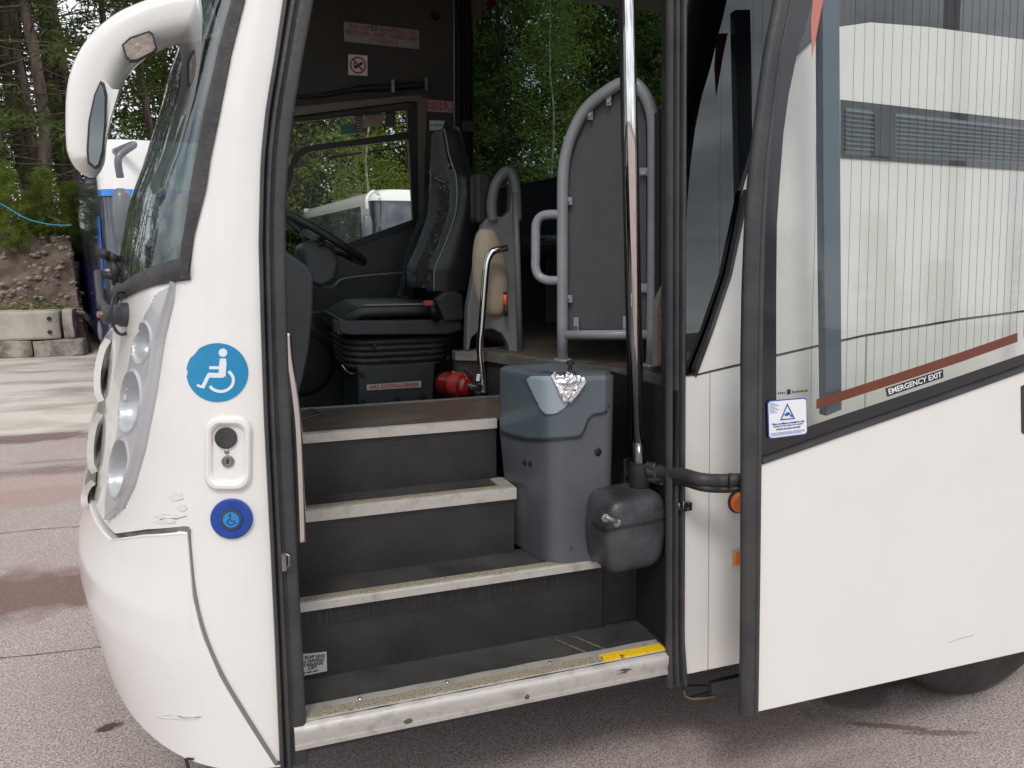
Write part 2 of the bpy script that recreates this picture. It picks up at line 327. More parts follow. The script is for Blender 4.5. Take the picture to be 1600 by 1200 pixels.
# ================================================================== SETTING: ground
GROUND = mat('gravelly_earth', (.20, .17, .14), .95, bump=.6, bscale=9, col2=(.12, .10, .08), vscale=.8)
_st = lambda px, py, sx, sy, rz, a, c: (oZ(px, py, 0).x, oZ(px, py, 0).y, sx, sy, rz, a, c)
STAINS = [_st(40, 930, .9, .34, .12, .75, (.13, .055, .042)), _st(170, 1136, .05, .028, .2, .9, (.05, .03, .022)), _st(-20, 690, 1.2, .22, .05, .7, (.12, .06, .05)), _st(1340, 1075, .30, .12, .3, .6, (.10, .065, .055)), _st(1390, 1135, .18, .02, -.5, .7, (.11, .07, .055)), _st(1470, 1145, .16, .02, -.35, .6, (.11, .07, .055)), _st(-150, 800, 1.6, .3, .1, .35, (.30, .17, .14)), _st(60, 760, 1.3, .5, .1, .35, (.42, .27, .23))]
def tarmac():
    m = bpy.data.materials.new('tarmac'); m.use_nodes = True; t = m.node_tree; b = t.nodes['Principled BSDF']; K = t.links.new; b.inputs['Roughness'].default_value = .88
    g = N(t, 'ShaderNodeTexCoord')
    def ns(sc, d, lo, hi, scl=None):
        n = N(t, 'ShaderNodeTexNoise'); n.inputs['Scale'].default_value = sc; n.inputs['Detail'].default_value = d; n.inputs['Roughness'].default_value = .6
        if scl: q = N(t, 'ShaderNodeMapping'); q.inputs['Scale'].default_value = scl; K(g.outputs['Object'], q.inputs[0]); K(q.outputs[0], n.inputs['Vector'])
        else: K(g.outputs['Object'], n.inputs['Vector'])
        r = N(t, 'ShaderNodeMapRange'); r.inputs['From Min'].default_value = lo; r.inputs['From Max'].default_value = hi; K(n.outputs['Fac'], r.inputs[0]); return r.outputs[0], n
    def mix(f, a, c):
        x = N(t, 'ShaderNodeMixRGB'); K(f, x.inputs[0])
        for i, q in ((1, a), (2, c)):
            if isinstance(q, tuple): x.inputs[i].default_value = (*q, 1)
            else: K(q, x.inputs[i])
        return x.outputs[0]
    f1, n1 = ns(130, 4, .40, .60); c = mix(f1, (.20, .145, .13), (.55, .475, .44))
    vo = N(t, 'ShaderNodeTexVoronoi'); vo.inputs['Scale'].default_value = 120; K(g.outputs['Object'], vo.inputs['Vector'])
    sp = N(t, 'ShaderNodeSeparateColor'); K(vo.outputs['Color'], sp.inputs[0]); r = N(t, 'ShaderNodeMapRange'); r.inputs['From Min'].default_value = .62; r.inputs['From Max'].default_value = 1; r.inputs['To Max'].default_value = .55; K(sp.outputs[0], r.inputs[0])
    c = mix(r.outputs[0], c, (.60, .56, .53))
    f2, _ = ns(.9, 6, .45, .7); h = N(t, 'ShaderNodeMath', operation='MULTIPLY'); h.inputs[1].default_value = .5; K(f2, h.inputs[0]); c = mix(h.outputs[0], c, (.34, .235, .20))
    f3, _ = ns(.7, 7, .56, .66, (.6, 1.9, 1)); h = N(t, 'ShaderNodeMath', operation='MULTIPLY'); h.inputs[1].default_value = .62; K(f3, h.inputs[0]); c = mix(h.outputs[0], c, (.10, .055, .045))
    for (cx, cy, sx, sy, rz, amt, colr) in STAINS:
        q = N(t, 'ShaderNodeMapping', vector_type='TEXTURE'); q.inputs['Location'].default_value = (cx, cy, 0); q.inputs['Rotation'].default_value = (0, 0, rz); q.inputs['Scale'].default_value = (sx, sy, 1); K(g.outputs['Object'], q.inputs[0])
        ln = N(t, 'ShaderNodeVectorMath', operation='LENGTH'); K(q.outputs[0], ln.inputs[0]); nn = N(t, 'ShaderNodeTexNoise'); nn.inputs['Scale'].default_value = 2.2 / min(sx, sy) * .5; nn.inputs['Detail'].default_value = 8; K(g.outputs['Object'], nn.inputs['Vector'])
        ad = N(t, 'ShaderNodeMath', operation='MULTIPLY_ADD'); ad.inputs[1].default_value = 1.6; K(nn.outputs['Fac'], ad.inputs[0]); K(ln.outputs['Value'], ad.inputs[2])
        r = N(t, 'ShaderNodeMapRange'); r.inputs['From Min'].default_value = 1.9; r.inputs['From Max'].default_value = 1.45; r.inputs['To Max'].default_value = amt; K(ad.outputs[0], r.inputs[0]); c = mix(r.outputs[0], c, colr)
    K(c, b.inputs['Base Color']); u = N(t, 'ShaderNodeBump'); u.inputs['Strength'].default_value = .5; u.inputs['Distance'].default_value = .004; K(n1.outputs['Fac'], u.inputs['Height']); K(u.outputs[0], b.inputs['Normal']); return m
TARMAC = tarmac()
CONC = mat('pale_concrete', (.60, .55, .48), .9, bump=.3, bscale=40, col2=(.30, .265, .225), vscale=1.1, detail=12, stretch=(.45, 1.15, 1), ramp=(.36, .56))
CRACK = mat('dark_crack', (.10, .08, .07), .95)
def sheet(name, pts, z, m): return tag(raw(name, [(x, y, z) for x, y in pts], [tuple(range(len(pts)))], m), kind='structure')
sheet('ground', [(-300, -300), (300, -300), (300, 300), (-300, 300)], -.008, GROUND)
jt = [(-60 + 2*i, 6.68 + .06 * math.sin(i * 1.3) + .05 * math.sin(i * .37)) for i in range(61)]
sheet('tarmac_yard', [(60, -40), (60, 6.5)] + jt[::-1] + [(-60, -40)], 0, TARMAC)
sheet('concrete_apron', jt + [(60, 6.5), (60, 27), (-60, 27)], 0.0, CONC)
b = MB()
for pl in ([(0, 1028), (60, 1022), (110, 1016), (170, 1009)], [(0, 833), (70, 826), (150, 822)], [(0, 688), (60, 688), (120, 680), (160, 672)]):
    P = spline([oZ(x, y, .003) for x, y in pl], 10); P = [P[0] - V((2.5, .05, 0))] + P + [P[-1] + V((1.6, .03, 0))]; vs = []
    for i, p in enumerate(P): wd = .003 + .003 * noise.noise(p * 9); jy = .012 * noise.noise(p * 5 + V((3, 1, 0))); vs += [p + V((0, jy - wd, 0)), p + V((0, jy + wd, 0))]
    b.add(vs, [(2*i, 2*i+2, 2*i+3, 2*i+1) for i in range(len(P)-1)])
tag(b.build('tarmac_crack', CRACK, recalc=False), kind='structure')

# ================================================================== SETTING: bank, wood, vegetation
EARTH = mat('bank_earth', (.16, .115, .085), .95, bump=1, bscale=14, col2=(.05, .038, .03), vscale=3.2, detail=12, ramp=(.35, .62))
def xr(y): return -2.0 - max(0, y - 12.9) * .17
def bank(u, v):
    y = 13.35 + v * 18; x = -34 + (xr(y) + 34) * (1 - (1-u)**2.2)
    k = min(1, v * 18 / 2.3); z = .62 + 1.5 * (k * k * (3 - 2 * k)) * (1 + .12 * math.sin(x * .8)); z += .22 * noise.fractal(V((x, y, 0)) * 1.3, 1, 2, 5) + .12 * noise.noise(V((x * 4, y * 4, 2)))
    if v == 0: z = 0
    e = max(0, min(1, (xr(y) - x) / .12)); z *= (.2 + .8 * e) if v > 0 else 0
    return V((x, y - (.25 * noise.noise(V((x*2, y*2, z*3)))) * (v > 0), z))
tag(grid('earth_bank', 150, 90, bank, EARTH, None), kind='structure')
STONE = mat('bank_stone', (.32, .27, .23), .9, bump=.6, bscale=30, col2=(.16, .125, .10), vscale=5)
b = MB(); rnd = random.Random(3)
ico = bmesh.new(); bmesh.ops.create_icosphere(ico, subdivisions=1, radius=1); IV = [v.co.copy() for v in ico.verts]; IF = [tuple(v.index for v in f.verts) for f in ico.faces]; ico.free()
for i in range(2300):
    x = -7 + 5.2 * rnd.random(); y = 13.4 + 3.2 * rnd.random() ** 1.2
    if x > xr(y) - .05: continue
    u = 1 - (1 - (x + 34) / (xr(y) + 34)) ** (1 / 2.2); p = bank(u, (y - 13.35) / 18); s = .012 + .05 * rnd.random() ** 3
    p.z += s * .3
    b.add([p + V((q.x * s * 1.3, q.y * s, q.z * s * .8)) * (1 + .35 * noise.noise(q * 2 + p * 9)) if 0 else p + V((q.x * s * 1.3, q.y * s, q.z * s * .8)) for q in IV], IF)
tag(b.build('bank_rubble', STONE, recalc=False), kind='stuff')

def leafmat(name, a, c, trans=.35):
    m = bpy.data.materials.new(name); m.use_nodes = True; t = m.node_tree; t.nodes.clear(); K = t.links.new
    o = N(t, 'ShaderNodeOutputMaterial'); d = N(t, 'ShaderNodeBsdfDiffuse'); tr = N(t, 'ShaderNodeBsdfTranslucent'); x = N(t, 'ShaderNodeMixShader'); x.inputs[0].default_value = trans
    g = N(t, 'ShaderNodeNewGeometry'); r = N(t, 'ShaderNodeValToRGB'); r.color_ramp.elements[0].color = (*a, 1); r.color_ramp.elements[1].color = (*c, 1)
    n = N(t, 'ShaderNodeTexNoise'); n.inputs['Scale'].default_value = .8; tcx = N(t, 'ShaderNodeTexCoord'); ad = N(t, 'ShaderNodeMath', operation='MULTIPLY_ADD'); ad.inputs[1].default_value = .5
    sb = N(t, 'ShaderNodeMath', operation='SUBTRACT'); sb.inputs[1].default_value = .25
    K(tcx.outputs['Object'], n.inputs['Vector']); K(g.outputs['Random Per Island'], ad.inputs[0]); K(n.outputs['Fac'], ad.inputs[2]); K(ad.outputs[0], sb.inputs[0]); K(sb.outputs[0], r.inputs[0])
    K(r.outputs[0], d.inputs[0]); K(r.outputs[0], tr.inputs[0]); K(d.outputs[0], x.inputs[1]); K(tr.outputs[0], x.inputs[2]); K(x.outputs[0], o.inputs[0]); return m
LEAF_P = leafmat('pine_needles', (.028, .05, .014), (.13, .175, .045), .25)
LEAF_B = leafmat('broad_leaves', (.085, .14, .022), (.36, .42, .10), .5)
LEAF_D = leafmat('dark_leaves', (.03, .055, .014), (.14, .19, .045), .3)
BARK = mat('pine_bark', (.15, .11, .085), .95, bump=1, bscale=25, col2=(.065, .048, .038), vscale=8, stretch=(1, 1, .25))
BIRCH = mat('birch_bark', (.48, .45, .38), .8, bump=.4, bscale=20, col2=(.16, .14, .11), vscale=10)
def leaves(C, size, aspect, rng, spread, per):
    """C: clump centres (n,3); returns verts, faces of per*n leaf quads scattered round the centres"""
    n = len(C) * per; c = np.repeat(C, per, 0) + rng.normal(0, 1, (n, 3)) * np.array(spread)
    a = rng.normal(0, 1, (n, 3)); a /= np.linalg.norm(a, axis=1)[:, None]; r = rng.normal(0, 1, (n, 3)); b_ = np.cross(a, r); b_ /= np.linalg.norm(b_, axis=1)[:, None]
    s = size * (.6 + .8 * rng.random(n))[:, None]; a = a * s; b_ = b_ * s * aspect
    v = np.stack([c - a, c + b_ * .9, c + a, c - b_ * .9], 1).reshape(-1, 3); return v
def tree_meshes(kind, seed):
    rng = np.random.default_rng(seed); rn = random.Random(seed); t = MB(); cs = []
    H = {'pine': 15, 'broad': 12, 'dark': 13, 'birch': 11}[kind] * (.9 + .2 * rn.random())
    lean = V((rn.uniform(-.5, .5), rn.uniform(-.4, .4), 0)); r0 = {'pine': .14, 'broad': .14, 'dark': .16, 'birch': .07}[kind]
    ax = [V((0, 0, 0)) + lean * (k/10)**1.5 + V((.08 * math.sin(k*1.7+seed), .08 * math.cos(k*1.3), H * k / 10)) for k in range(11)]
    t.tube(ax, [r0 * (1 - .85 * k / 10) for k in range(11)], 9)
    nb = {'pine': 78, 'broad': 60, 'dark': 62, 'birch': 46}[kind]; z0 = {'pine': .10, 'broad': .05, 'dark': .04, 'birch': .16}[kind]
    for i in range(nb):
        f = z0 + (1 - z0) * (i + rn.random()) / nb * .98; k = f * 10; i0 = min(9, int(k)); p = ax[i0].lerp(ax[i0+1], k - i0)
        g = i * 2.4 + rn.random(); prof = {'pine': 2.3 * (1 - f) ** .7 + .3, 'broad': 2.3 * math.sin(math.pi * min(1, .18 + f * .82)) ** .6 + .3, 'dark': 2.4 * (1 - f) ** .55 + .25, 'birch': 1.5 * math.sin(math.pi * min(1, .1 + f * .88)) + .2}[kind] * rn.uniform(.65, 1.15)
        d = V((math.cos(g), math.sin(g), {'pine': rn.uniform(-.15, .25), 'broad': rn.uniform(.1, .7), 'dark': rn.uniform(-.1, .3), 'birch': rn.uniform(.1, .6)}[kind])); tip = p + d * prof
        mid = p.lerp(tip, .55) + V((rn.uniform(-.2, .2), rn.uniform(-.2, .2), rn.uniform(-.1, .2)))
        t.tube([p, mid, tip], [r0 * .16 * (1 - f * .6), r0 * .08, .006], 5, caps=False)
        dead = kind == 'pine' and f < .46 and rn.random() < .7
        if dead: continue
        for q in range(5 if kind != 'birch' else 4):
            u = .35 + .65 * (q + rn.random()) / 5; c = (p.lerp(mid, u / .55) if u < .55 else mid.lerp(tip, (u - .55) / .45)); cs.append(c + V((rn.uniform(-.25, .25), rn.uniform(-.25, .25), rn.uniform(-.2, .2))))
    cs = np.array([tuple(c) for c in cs])
    v = {'pine': lambda: leaves(cs, .095, .2, rng, (.19, .19, .12), 36), 'broad': lambda: leaves(cs, .082, .6, rng, (.30, .30, .27), 66),
         'dark': lambda: leaves(cs, .095, .42, rng, (.28, .28, .22), 64), 'birch': lambda: leaves(cs, .04, .65, rng, (.22, .22, .26), 44)}[kind]()
    tm = bpy.data.meshes.new('trunk'); tm.from_pydata([tuple(x) for x in t.v], [], t.f); tm.materials.append(BIRCH if kind == 'birch' else BARK); tm.polygons.foreach_set('use_smooth', [True] * len(tm.polygons))
    lm = bpy.data.meshes.new('crown'); n = len(v); lm.vertices.add(n); lm.vertices.foreach_set('co', v.ravel()); lm.loops.add(n); lm.loops.foreach_set('vertex_index', np.arange(n)); lm.polygons.add(n // 4)
    lm.polygons.foreach_set('loop_start', np.arange(0, n, 4)); lm.polygons.foreach_set('loop_total', np.full(n // 4, 4)); lm.update(calc_edges=True)
    lm.materials.append({'pine': LEAF_P, 'broad': LEAF_B, 'dark': LEAF_D, 'birch': LEAF_B}[kind]); return tm, lm
TM = {k: [tree_meshes(k, s) for s in ss] for k, ss in {'pine': (1, 2, 3), 'broad': (4, 5), 'dark': (6, 7), 'birch': (8,)}.items()}
def tree(kind, x, y, z, rz, sc, label, group, var=0, name=None):
    nm = name or {'pine': 'pine_tree', 'broad': 'broadleaf_tree', 'dark': 'conifer_tree', 'birch': 'birch_tree'}[kind]
    e = empty(nm, (x, y, z), label, 'tree', group, rz); e.scale = (sc, sc, sc)
    tm, lm = TM[kind][var % len(TM[kind])]
    for n_, me in (('trunk', tm), ('crown', lm)):
        o = bpy.data.objects.new(n_, me); COL.objects.link(o); o.parent = e
    return e
rt = random.Random(11)
i = 0
# wood above the earth bank, upper left
for x, y, k, s in [(-3.05, 16.6, 'pine', 1), (-3.75, 15.9, 'pine', .95), (-4.4, 16.9, 'pine', 1.05), (-5.3, 16.2, 'pine', 1), (-2.9, 18.9, 'pine', 1.1), (-3.9, 18.8, 'pine', 1.05), (-5.0, 19.4, 'pine', 1), (-6.4, 17.5, 'pine', 1.1), (-7.8, 18.8, 'pine', 1), (-9.6, 17.6, 'pine', 1.1), (-12.2, 19, 'pine', 1), (-15, 17.5, 'dark', 1), (-18, 20, 'pine', 1.1), (-3.6, 22.2, 'pine', 1.1), (-6.2, 22.8, 'pine', 1.1), (-9, 22.5, 'dark', 1.1), (-4.9, 25, 'pine', 1.1), (-3.3, 20.6, 'pine', 1), (-4.45, 17.9, 'pine', .9), (-3.4, 17.6, 'pine', .85), (-5.6, 20.8, 'pine', 1), (-2.6, 23.5, 'pine', 1), (-1.6, 25.5, 'pine', 1.05), (-4.2, 21.4, 'pine', .95), (-.4, 27, 'pine', 1.1)]:
    tree(k, x, y, 1.5, rt.random() * 6, s, 'tall bare stemmed pine in the wood above the earth bank', 'pines above the earth bank', i); i += 1
for x, y, s in [(-3.4, 14.9, .22), (-4.3, 15.1, .25), (-5.1, 14.9, .21), (-3.0, 15.6, .24), (-6.2, 15.2, .26), (-2.75, 16.9, .22), (-7.6, 15.3, .25), (-3.95, 15.8, .27), (-9.2, 15.4, .3)]:
    tree('broad', x, y, 1.55, rt.random() * 6, s * .62, 'low bright green bush on top of the earth bank', 'bushes on top of the bank', i, 'green_bush'); i += 1
# tree belt behind the parked coaches, seen through the cab and saloon windows
for k in range(17):
    x = -1.5 + k * 1.75 + rt.uniform(-.5, .5); y = 31.5 + rt.uniform(-1, 1) + .0 * k
    kd = 'broad' if x < 7.5 and k % 3 else ('broad' if k % 4 == 1 else 'dark')
    tree(kd, x, y, .0, rt.random() * 6, 1.0 + .2 * rt.random(), 'leafy tree in the belt behind the parked coaches', 'trees behind the parked coaches', i); i += 1
for k in (0, 1, 2, 4, 5, 8, 9, 12, 13):
    x = 3 + k * 2.2 + rt.uniform(-.5, .5); y = 36 + rt.uniform(-1.5, 1.5)
    tree('pine' if k % 2 else 'dark', x, y, 0, rt.random() * 6, 1.25, 'tall dark tree at the back of the belt behind the coaches', 'tall trees at the back of the belt', i); i += 1
tree('birch', 5.35, 28.4, 0, .4, .95, 'slender pale stemmed birch showing above the parked white coach', None)
tree('birch', 12.5, 27, 0, 2.4, 1.15, 'light green birch seen through the saloon window over the grey guard', None)
for k in range(26):
    x = -60 + k * 9 + rt.uniform(-2.5, 2.5); y = -92 + rt.uniform(-6, 6)
    tree('dark' if k % 3 else 'broad', x, y, 0, rt.random() * 6, (.55 + .9 * rt.random()) * (1.25 if x > 60 else .8), 'distant tree across the yard behind the photographer', 'distant trees across the yard', i); i += 1
# undergrowth
def scrub(name, area, n, size, h, m, seed):
    rng = np.random.default_rng(seed); x = rng.uniform(area[0], area[1], n); y = rng.uniform(area[2], area[3], n); z = area[4] + rng.random(n) ** 2 * h
    v = leaves(np.stack([x, y, z], 1), size, .35, rng, (.08, .08, .06), 7); me = bpy.data.meshes.new(name); k = len(v); me.vertices.add(k); me.vertices.foreach_set('co', v.ravel()); me.loops.add(k); me.loops.foreach_set('vertex_index', np.arange(k)); me.polygons.add(k // 4)
    me.polygons.foreach_set('loop_start', np.arange(0, k, 4)); me.polygons.foreach_set('loop_total', np.full(k // 4, 4)); me.update(calc_edges=True); return tag(link(name, me, m), kind='stuff')
scrub('undergrowth', (-12, -2.9, 15.2, 18, 1.9), 5200, .05, 1.0, LEAF_B, 1)
scrub('belt_undergrowth', (-2, 28, 30.5, 33.5, 0), 9000, .07, 2.2, LEAF_D, 2)
scrub('bank_weeds', (-4.2, -2.35, 13.4, 13.9, .72), 130, .03, .12, LEAF_B, 3)

# concrete retaining blocks
BLK = mat('cast_concrete_block', (.50, .46, .39), .85, bump=.5, bscale=22, col2=(.34, .31, .25), vscale=2.4, detail=10, ramp=(.3, .6))
BLKR = mat('weathered_rock_block', (.40, .36, .31), .92, bump=1, bscale=12, col2=(.15, .13, .11), vscale=4, detail=10)
def block(x0, x1, y0, y1, z0, z1, m, label, holes=(), jig=.02, seed=0):
    e = empty('concrete_block', ((x0+x1)/2, (y0+y1)/2, z0), label, 'concrete block', None)
    nx, nz_ = 26, 10
    def f(u, v): 
        p = V((x0 + (x1-x0)*u, y0, z0 + (z1-z0)*v)); return p + V((0, jig * noise.fractal(p * 3 + V((seed, 0, 0)), 1, 2, 4), 0))
    bm_ = bmesh.new(); bmesh.ops.create_cube(bm_, size=1); bmesh.ops.subdivide_edges(bm_, edges=bm_.edges, cuts=9, use_grid_fill=True)
    for v in bm_.verts:
        p = V(((x0+x1)/2 + v.co.x * (x1-x0), (y0+y1)/2 + v.co.y * (y1-y0), (z0+z1)/2 + v.co.z * (z1-z0))); edge = sum(abs(c) > .49 for c in v.co)
        p += V((noise.noise(p*3), noise.noise(p*3+V((5, 0, seed))), noise.noise(p*3+V((0, 7, seed))))) * jig * (1.2 if edge > 1 else 1); v.co = p
    me = bpy.data.meshes.new('block_body'); bm_.to_mesh(me); bm_.free(); link('block_body', me, m, e, True)
    for hx, hz in holes: lathe('lifting_hole', (hx, y0 - .022, hz), (0, 1, 0), [(0, .035), (.03, .035)], BLACKL, e, 14)
    return e
def bx(px, py=560): return oY(px, py, 13.0).x
zt, zm = oY(40, 487, 13.0).z, oY(40, 532, 13.0).z
block(bx(-210, 500), bx(92, 500), 13.0, 13.5, zm + .01, zt, BLK, 'smooth pale upper concrete block with two lifting holes beside the blue coach', [(bx(77, 498), oY(77, 498, 13).z), (bx(78, 519), oY(78, 519, 13).z)], .008, 1)
block(bx(97, 500), bx(113, 500), 13.05, 13.5, zm + .01, oY(100, 484, 13).z, BLKR, 'narrow dark upper concrete block between the pale block and the blue coach', (), .02, 2)
block(bx(-90), bx(51), 13.0, 13.55, .0, zm, BLKR, 'rough lower block at the left under the smooth pale block', (), .03, 3)
block(bx(54), bx(133), 12.98, 13.5, .0, zm - .005, BLKR, 'mossy rough lower block nearest the wheel of the blue coach', (), .03, 4)
block(bx(-420), bx(-93), 13.0, 13.5, 0, zm, BLKR, 'weathered lower concrete block at the outer end of the row', (), .03, 5)
tube('rope', spline([oY(-60, 292, 14.6), oY(0, 318, 14.5), oY(40, 341, 14.4), (oY(80, 351, 14.3)), oY(112, 352, 14.2)], 8), .012, mat('blue_rope', (.02, .22, .36), .6), None)
tag(bpy.data.objects['rope'], 'blue rope sagging across the bushes on the earth bank', 'rope')

# ================================================================== PARKED COACHES
def parked_coach(loc, rz, body, lower, label, group, H=3.25, Ln=11.5, W=2.5, mo=.22, mf=0):
    e = empty('coach', loc, label, 'coach', group, rz); h = W / 2
    def prof(z):     # how far the nose has receded at height z
        return 0.04 * max(0, z - .3) + (.0 if z < 1.0 else .30 * ((z - 1.0) / 2.2) ** 1.8) + (.22 * (.75 - z) ** 2 if z < .75 else 0)
    def hull(u, v):
        z = .32 + (H - .32) * v; s = u * 2 - 1; top = max(0, (z - (H - .35)) / .35); hw = (h - .04 * max(0, z - 1.1) / 2) * 1.0 - .32 * (1 - math.sqrt(max(0, 1 - top * top)))
        # plan: front rounded, u runs from the rear left round the nose to the rear right
        if abs(s) > .35:
            t = (abs(s) - .35) / .65; y = prof(z) + .45 + (Ln - .45) * t; x = hw * math.copysign(1, s)
        else:
            t = s / .35; a = abs(t) ** 1; x = hw * math.copysign(min(1, math.sin(a * math.pi / 2) ** .62), s) if s else 0; y = prof(z) + .45 * (1 - math.cos(a * math.pi / 2) ** .8)
        return V((x, y + top * top * .25 * (abs(s) < .36), z))
    def reg(P):      # part of the hull glazed?
        return None
    wz0, wz1 = 1.25, H - .42
    def isws(P): return P.y < prof(P.z) + .42 and 1.2 < P.z < H - .30
    def isside(P): return P.y > 1.15 + .9 * max(0, (P.z - 1.5)) ** .7 * .4 and P.y < Ln - .3 and wz0 + .2 < P.z < wz1
    M_ = lambda n, m, kp: None
    NU, NV = 120, 60
    vs = [hull(i / NU, j / NV) for j in range(NV + 1) for i in range(NU + 1)]; F = {'b': [], 'w': [], 's': [], 'l': []}
    for j in range(NV):
        for i in range(NU):
            f = (j*(NU+1)+i, (j+1)*(NU+1)+i, (j+1)*(NU+1)+i+1, j*(NU+1)+i+1); c = (vs[f[0]] + vs[f[2]]) / 2
            F['w' if isws(c) else 's' if isside(c) else 'l' if c.z < 1.15 + .12 * math.sin(c.y * .5) and lower is not body and c.y > .6 else 'b'].append(f)
    top = [hull(i / NU, 1) for i in range(NU + 1)]
    o = raw('body', vs, F['b'], body, e, smooth=True); raw('windscreen', vs, F['w'], GLASSX, e, smooth=True); raw('side_window', vs, F['s'], GLASSX, e, smooth=True)
    if F['l']: raw('lower_panel', vs, F['l'], lower, e, smooth=True)
    raw('roof', top, [tuple(range(NU + 1))], body, e)
    raw('rear_panel', [(-h, Ln, .32), (h, Ln, .32), (h - .1, Ln, H), (-h + .1, Ln, H)], [(0, 1, 2, 3)], body, e, solid=.02)
    box('chassis', (-h + .15, .6, .25), (h - .15, Ln - .1, .6), BLKPL, e)
    for sx in (-1, 1):
        for wy in (2.6, Ln - 3.2):
            x = sx * (h - .16); q = MB(); q.lathe((x - sx * .14, wy, .48), (sx, 0, 0), [(0, .30), (.0, .46), (.03, .48), (.25, .48), (.29, .45), (.295, .29)], 28); tb = q.build('wheel', TYRE, e)
            q = MB(); q.lathe((x + sx * .13, wy, .48), (sx, 0, 0), [(0, .28), (.02, .28), (.01, .2), (.05, .13), (.06, .04)], 24); q.build('rim', RIM, tb)
        hs = (h - .35) * sx; lathe('headlight', (hs, prof(.75) - .01, .75), (0, 1, 0), [(0, .10), (.03, .11), (.1, .11)], LAMPG, e, 20)
        arm = spline([(sx * (h - .25), .45, H - .15), (sx * (h + mo - .2), -.05 - mf, H - .12), (sx * (h + mo), -.22 - mf, H - .3), (sx * (h + mo), -.2 - mf, H - .55)], 6)
        q = MB(); q.tube(arm, .045, 10); a = q.build('mirror_arm', GREYM if mf else body, e, smooth=True)
        q = MB(); cx, cy, cz = sx * (h + mo), -.16 - mf, H - 1.0
        q.lathe((cx, cy, cz - .36), (0, 0, 1), [(0, .03), (.03, .09), (.12, .125), (.40, .135), (.6, .11), (.68, .05)], 18); q.build('mirror', GREYM, a, smooth=True)
        for wz in (H - .75,):
            lathe('marker_lamp', (sx * (h + .005), 3 + sx, .95), (sx, 0, 0), [(0, .035), (.015, .03)], AMBER, e, 12)
    for sx in (-.55, .55):
        a = V((sx * 1.1, prof(1.2) - .03, 1.22)); tube('wiper', [a, V((sx * .9, prof(1.5) - .06, 1.55)), V((sx * .1, prof(2.1) - .04, 1.95))], .018, BLACKL, e, 6)
    box('number_plate', (-.27, prof(.55) - .03, .48), (.27, prof(.55) - .01, .6), SIGNW, e)
    k = box('roof_hatch', (-.35, 3.5, H), (.35, 4.3, H + .07), body, e); lathe('roof_lamp', (0, prof(H) + .32, H - .12), (0, -1, 0), [(0, .10), (.03, .09)], BLACKL, e, 16)
    return e, prof
# blue coach (nose towards us, left side seen at a grazing angle), two white coaches behind the cab window
bc, bprof = parked_coach((-.27, 9.85, 0), R(10.2), BLUEP, BLUEP, 'dark blue coach parked nose out beyond the windscreen beside the concrete blocks', None, H=3.2, Ln=11, W=2.14, mo=-.22, mf=.12)
def loc_part(o): return o
# its white dome and bright blue nose panels
q = MB()
def bhull(xs, z, off): pass
for sx in (-1, 1):
    pr = [V((sx * 1.075, .14 + .45, .95)), V((sx * 1.075, .34 + .45, .95)), V((sx * 1.065, .66 + .45, 2.2)), V((sx * 1.065, .22 + .4, 2.2))]
    prism('nose_panel', pr, (sx * .012, 0, 0), LBLUE, bc).location = (0, 0, 0)
def dome(u, v):
    s = (u * 2 - 1); a = abs(s); z = 2.55 + .66 * v; x = 1.05 * math.copysign(min(1, math.sin(a * math.pi / 2) ** .62), s) - .22 * s * max(0, v - .6); y = bprof(z) + .45 * (1 - max(0, math.cos(a * math.pi / 2)) ** .8) - .02
    return V((x, y, z))
d = grid('white_dome', 40, 10, dome, WHITE2, bc, solid=.01); d.location = (0, 0, 0)
d = grid('blue_brow', 40, 3, lambda u, v: dome(u, v * .12 - .13) - V((0, .012, 0)), LBLUE, bc, solid=.01); d.location = (0, 0, 0)
for o in bc.children: o.location = (0, 0, 0)
ws = [(5.05, 18.3, R(3), WHITE2, 'white coach parked behind the driver window with its windscreen towards us'), (8.1, 18.6, R(2), WHITE2, 'second white coach parked to the right of the one behind the driver window')]
for x, y, rz, bm_, lb in ws:
    e, _ = parked_coach((x, y, 0), rz, bm_, BLUEP if 'second' in lb else bm_, lb, 'coaches parked in a row across the yard', H=3.3)
    for o in e.children: o.location = (0, 0, 0)

# ================================================================== OUR COACH : shell of the nose
coach = empty('coach', (0, 0, 0), 'white coach in the foreground with its passenger door swung open and steps showing', 'coach')
PL = [(440,1195),(432,1000),(425,850),(415,650),(410,500),(407,380),(410,250),(418,170),(430,100),(445,0)]
_p = [oS(*a) for a in PL]; PZ = [.2] + [p.z for p in _p] + [3.4]; PX = [_p[0].x] + [p.x for p in _p] + [_p[-1].x + .24]
def Xp(z): return interp(z, PZ, PX)
AZ = [.3,.35,.4,.45,.5,.6,.7,.8,.9,1,1.1,1.2,1.3,1.5,1.7,1.9,2.0,2.1,2.2,2.3,2.4,2.5,3.35]
AA = [.466,.478,.488,.5,.512,.536,.557,.555,.518,.491,.474,.458,.442,.408,.385,.351,.318,.296,.282,.271,.254,.238,.16]
NS, HB = 2.1, 1.25
_pc = {}
def plan(z):
    k = round(z, 3)
    if k in _pc: return _pc[k]
    a = interp(z, AZ, AA); xc = Xp(z) - .04; y0 = Sy(z); b_ = HB - (y0 if z > 0 else 0) * .5
    pts = [(Xp(z), y0)]
    for i in range(181):
        th = math.pi * i / 180; c, s = math.cos(th), math.sin(th)
        pts.append((xc - a * abs(s) ** (2 / NS), y0 + b_ - b_ * math.copysign(abs(c) ** (2 / NS), c)))
    P = np.array(pts); d = np.r_[0, np.cumsum(np.hypot(*np.diff(P, axis=0).T))]; _pc[k] = (P, d); return _pc[k]
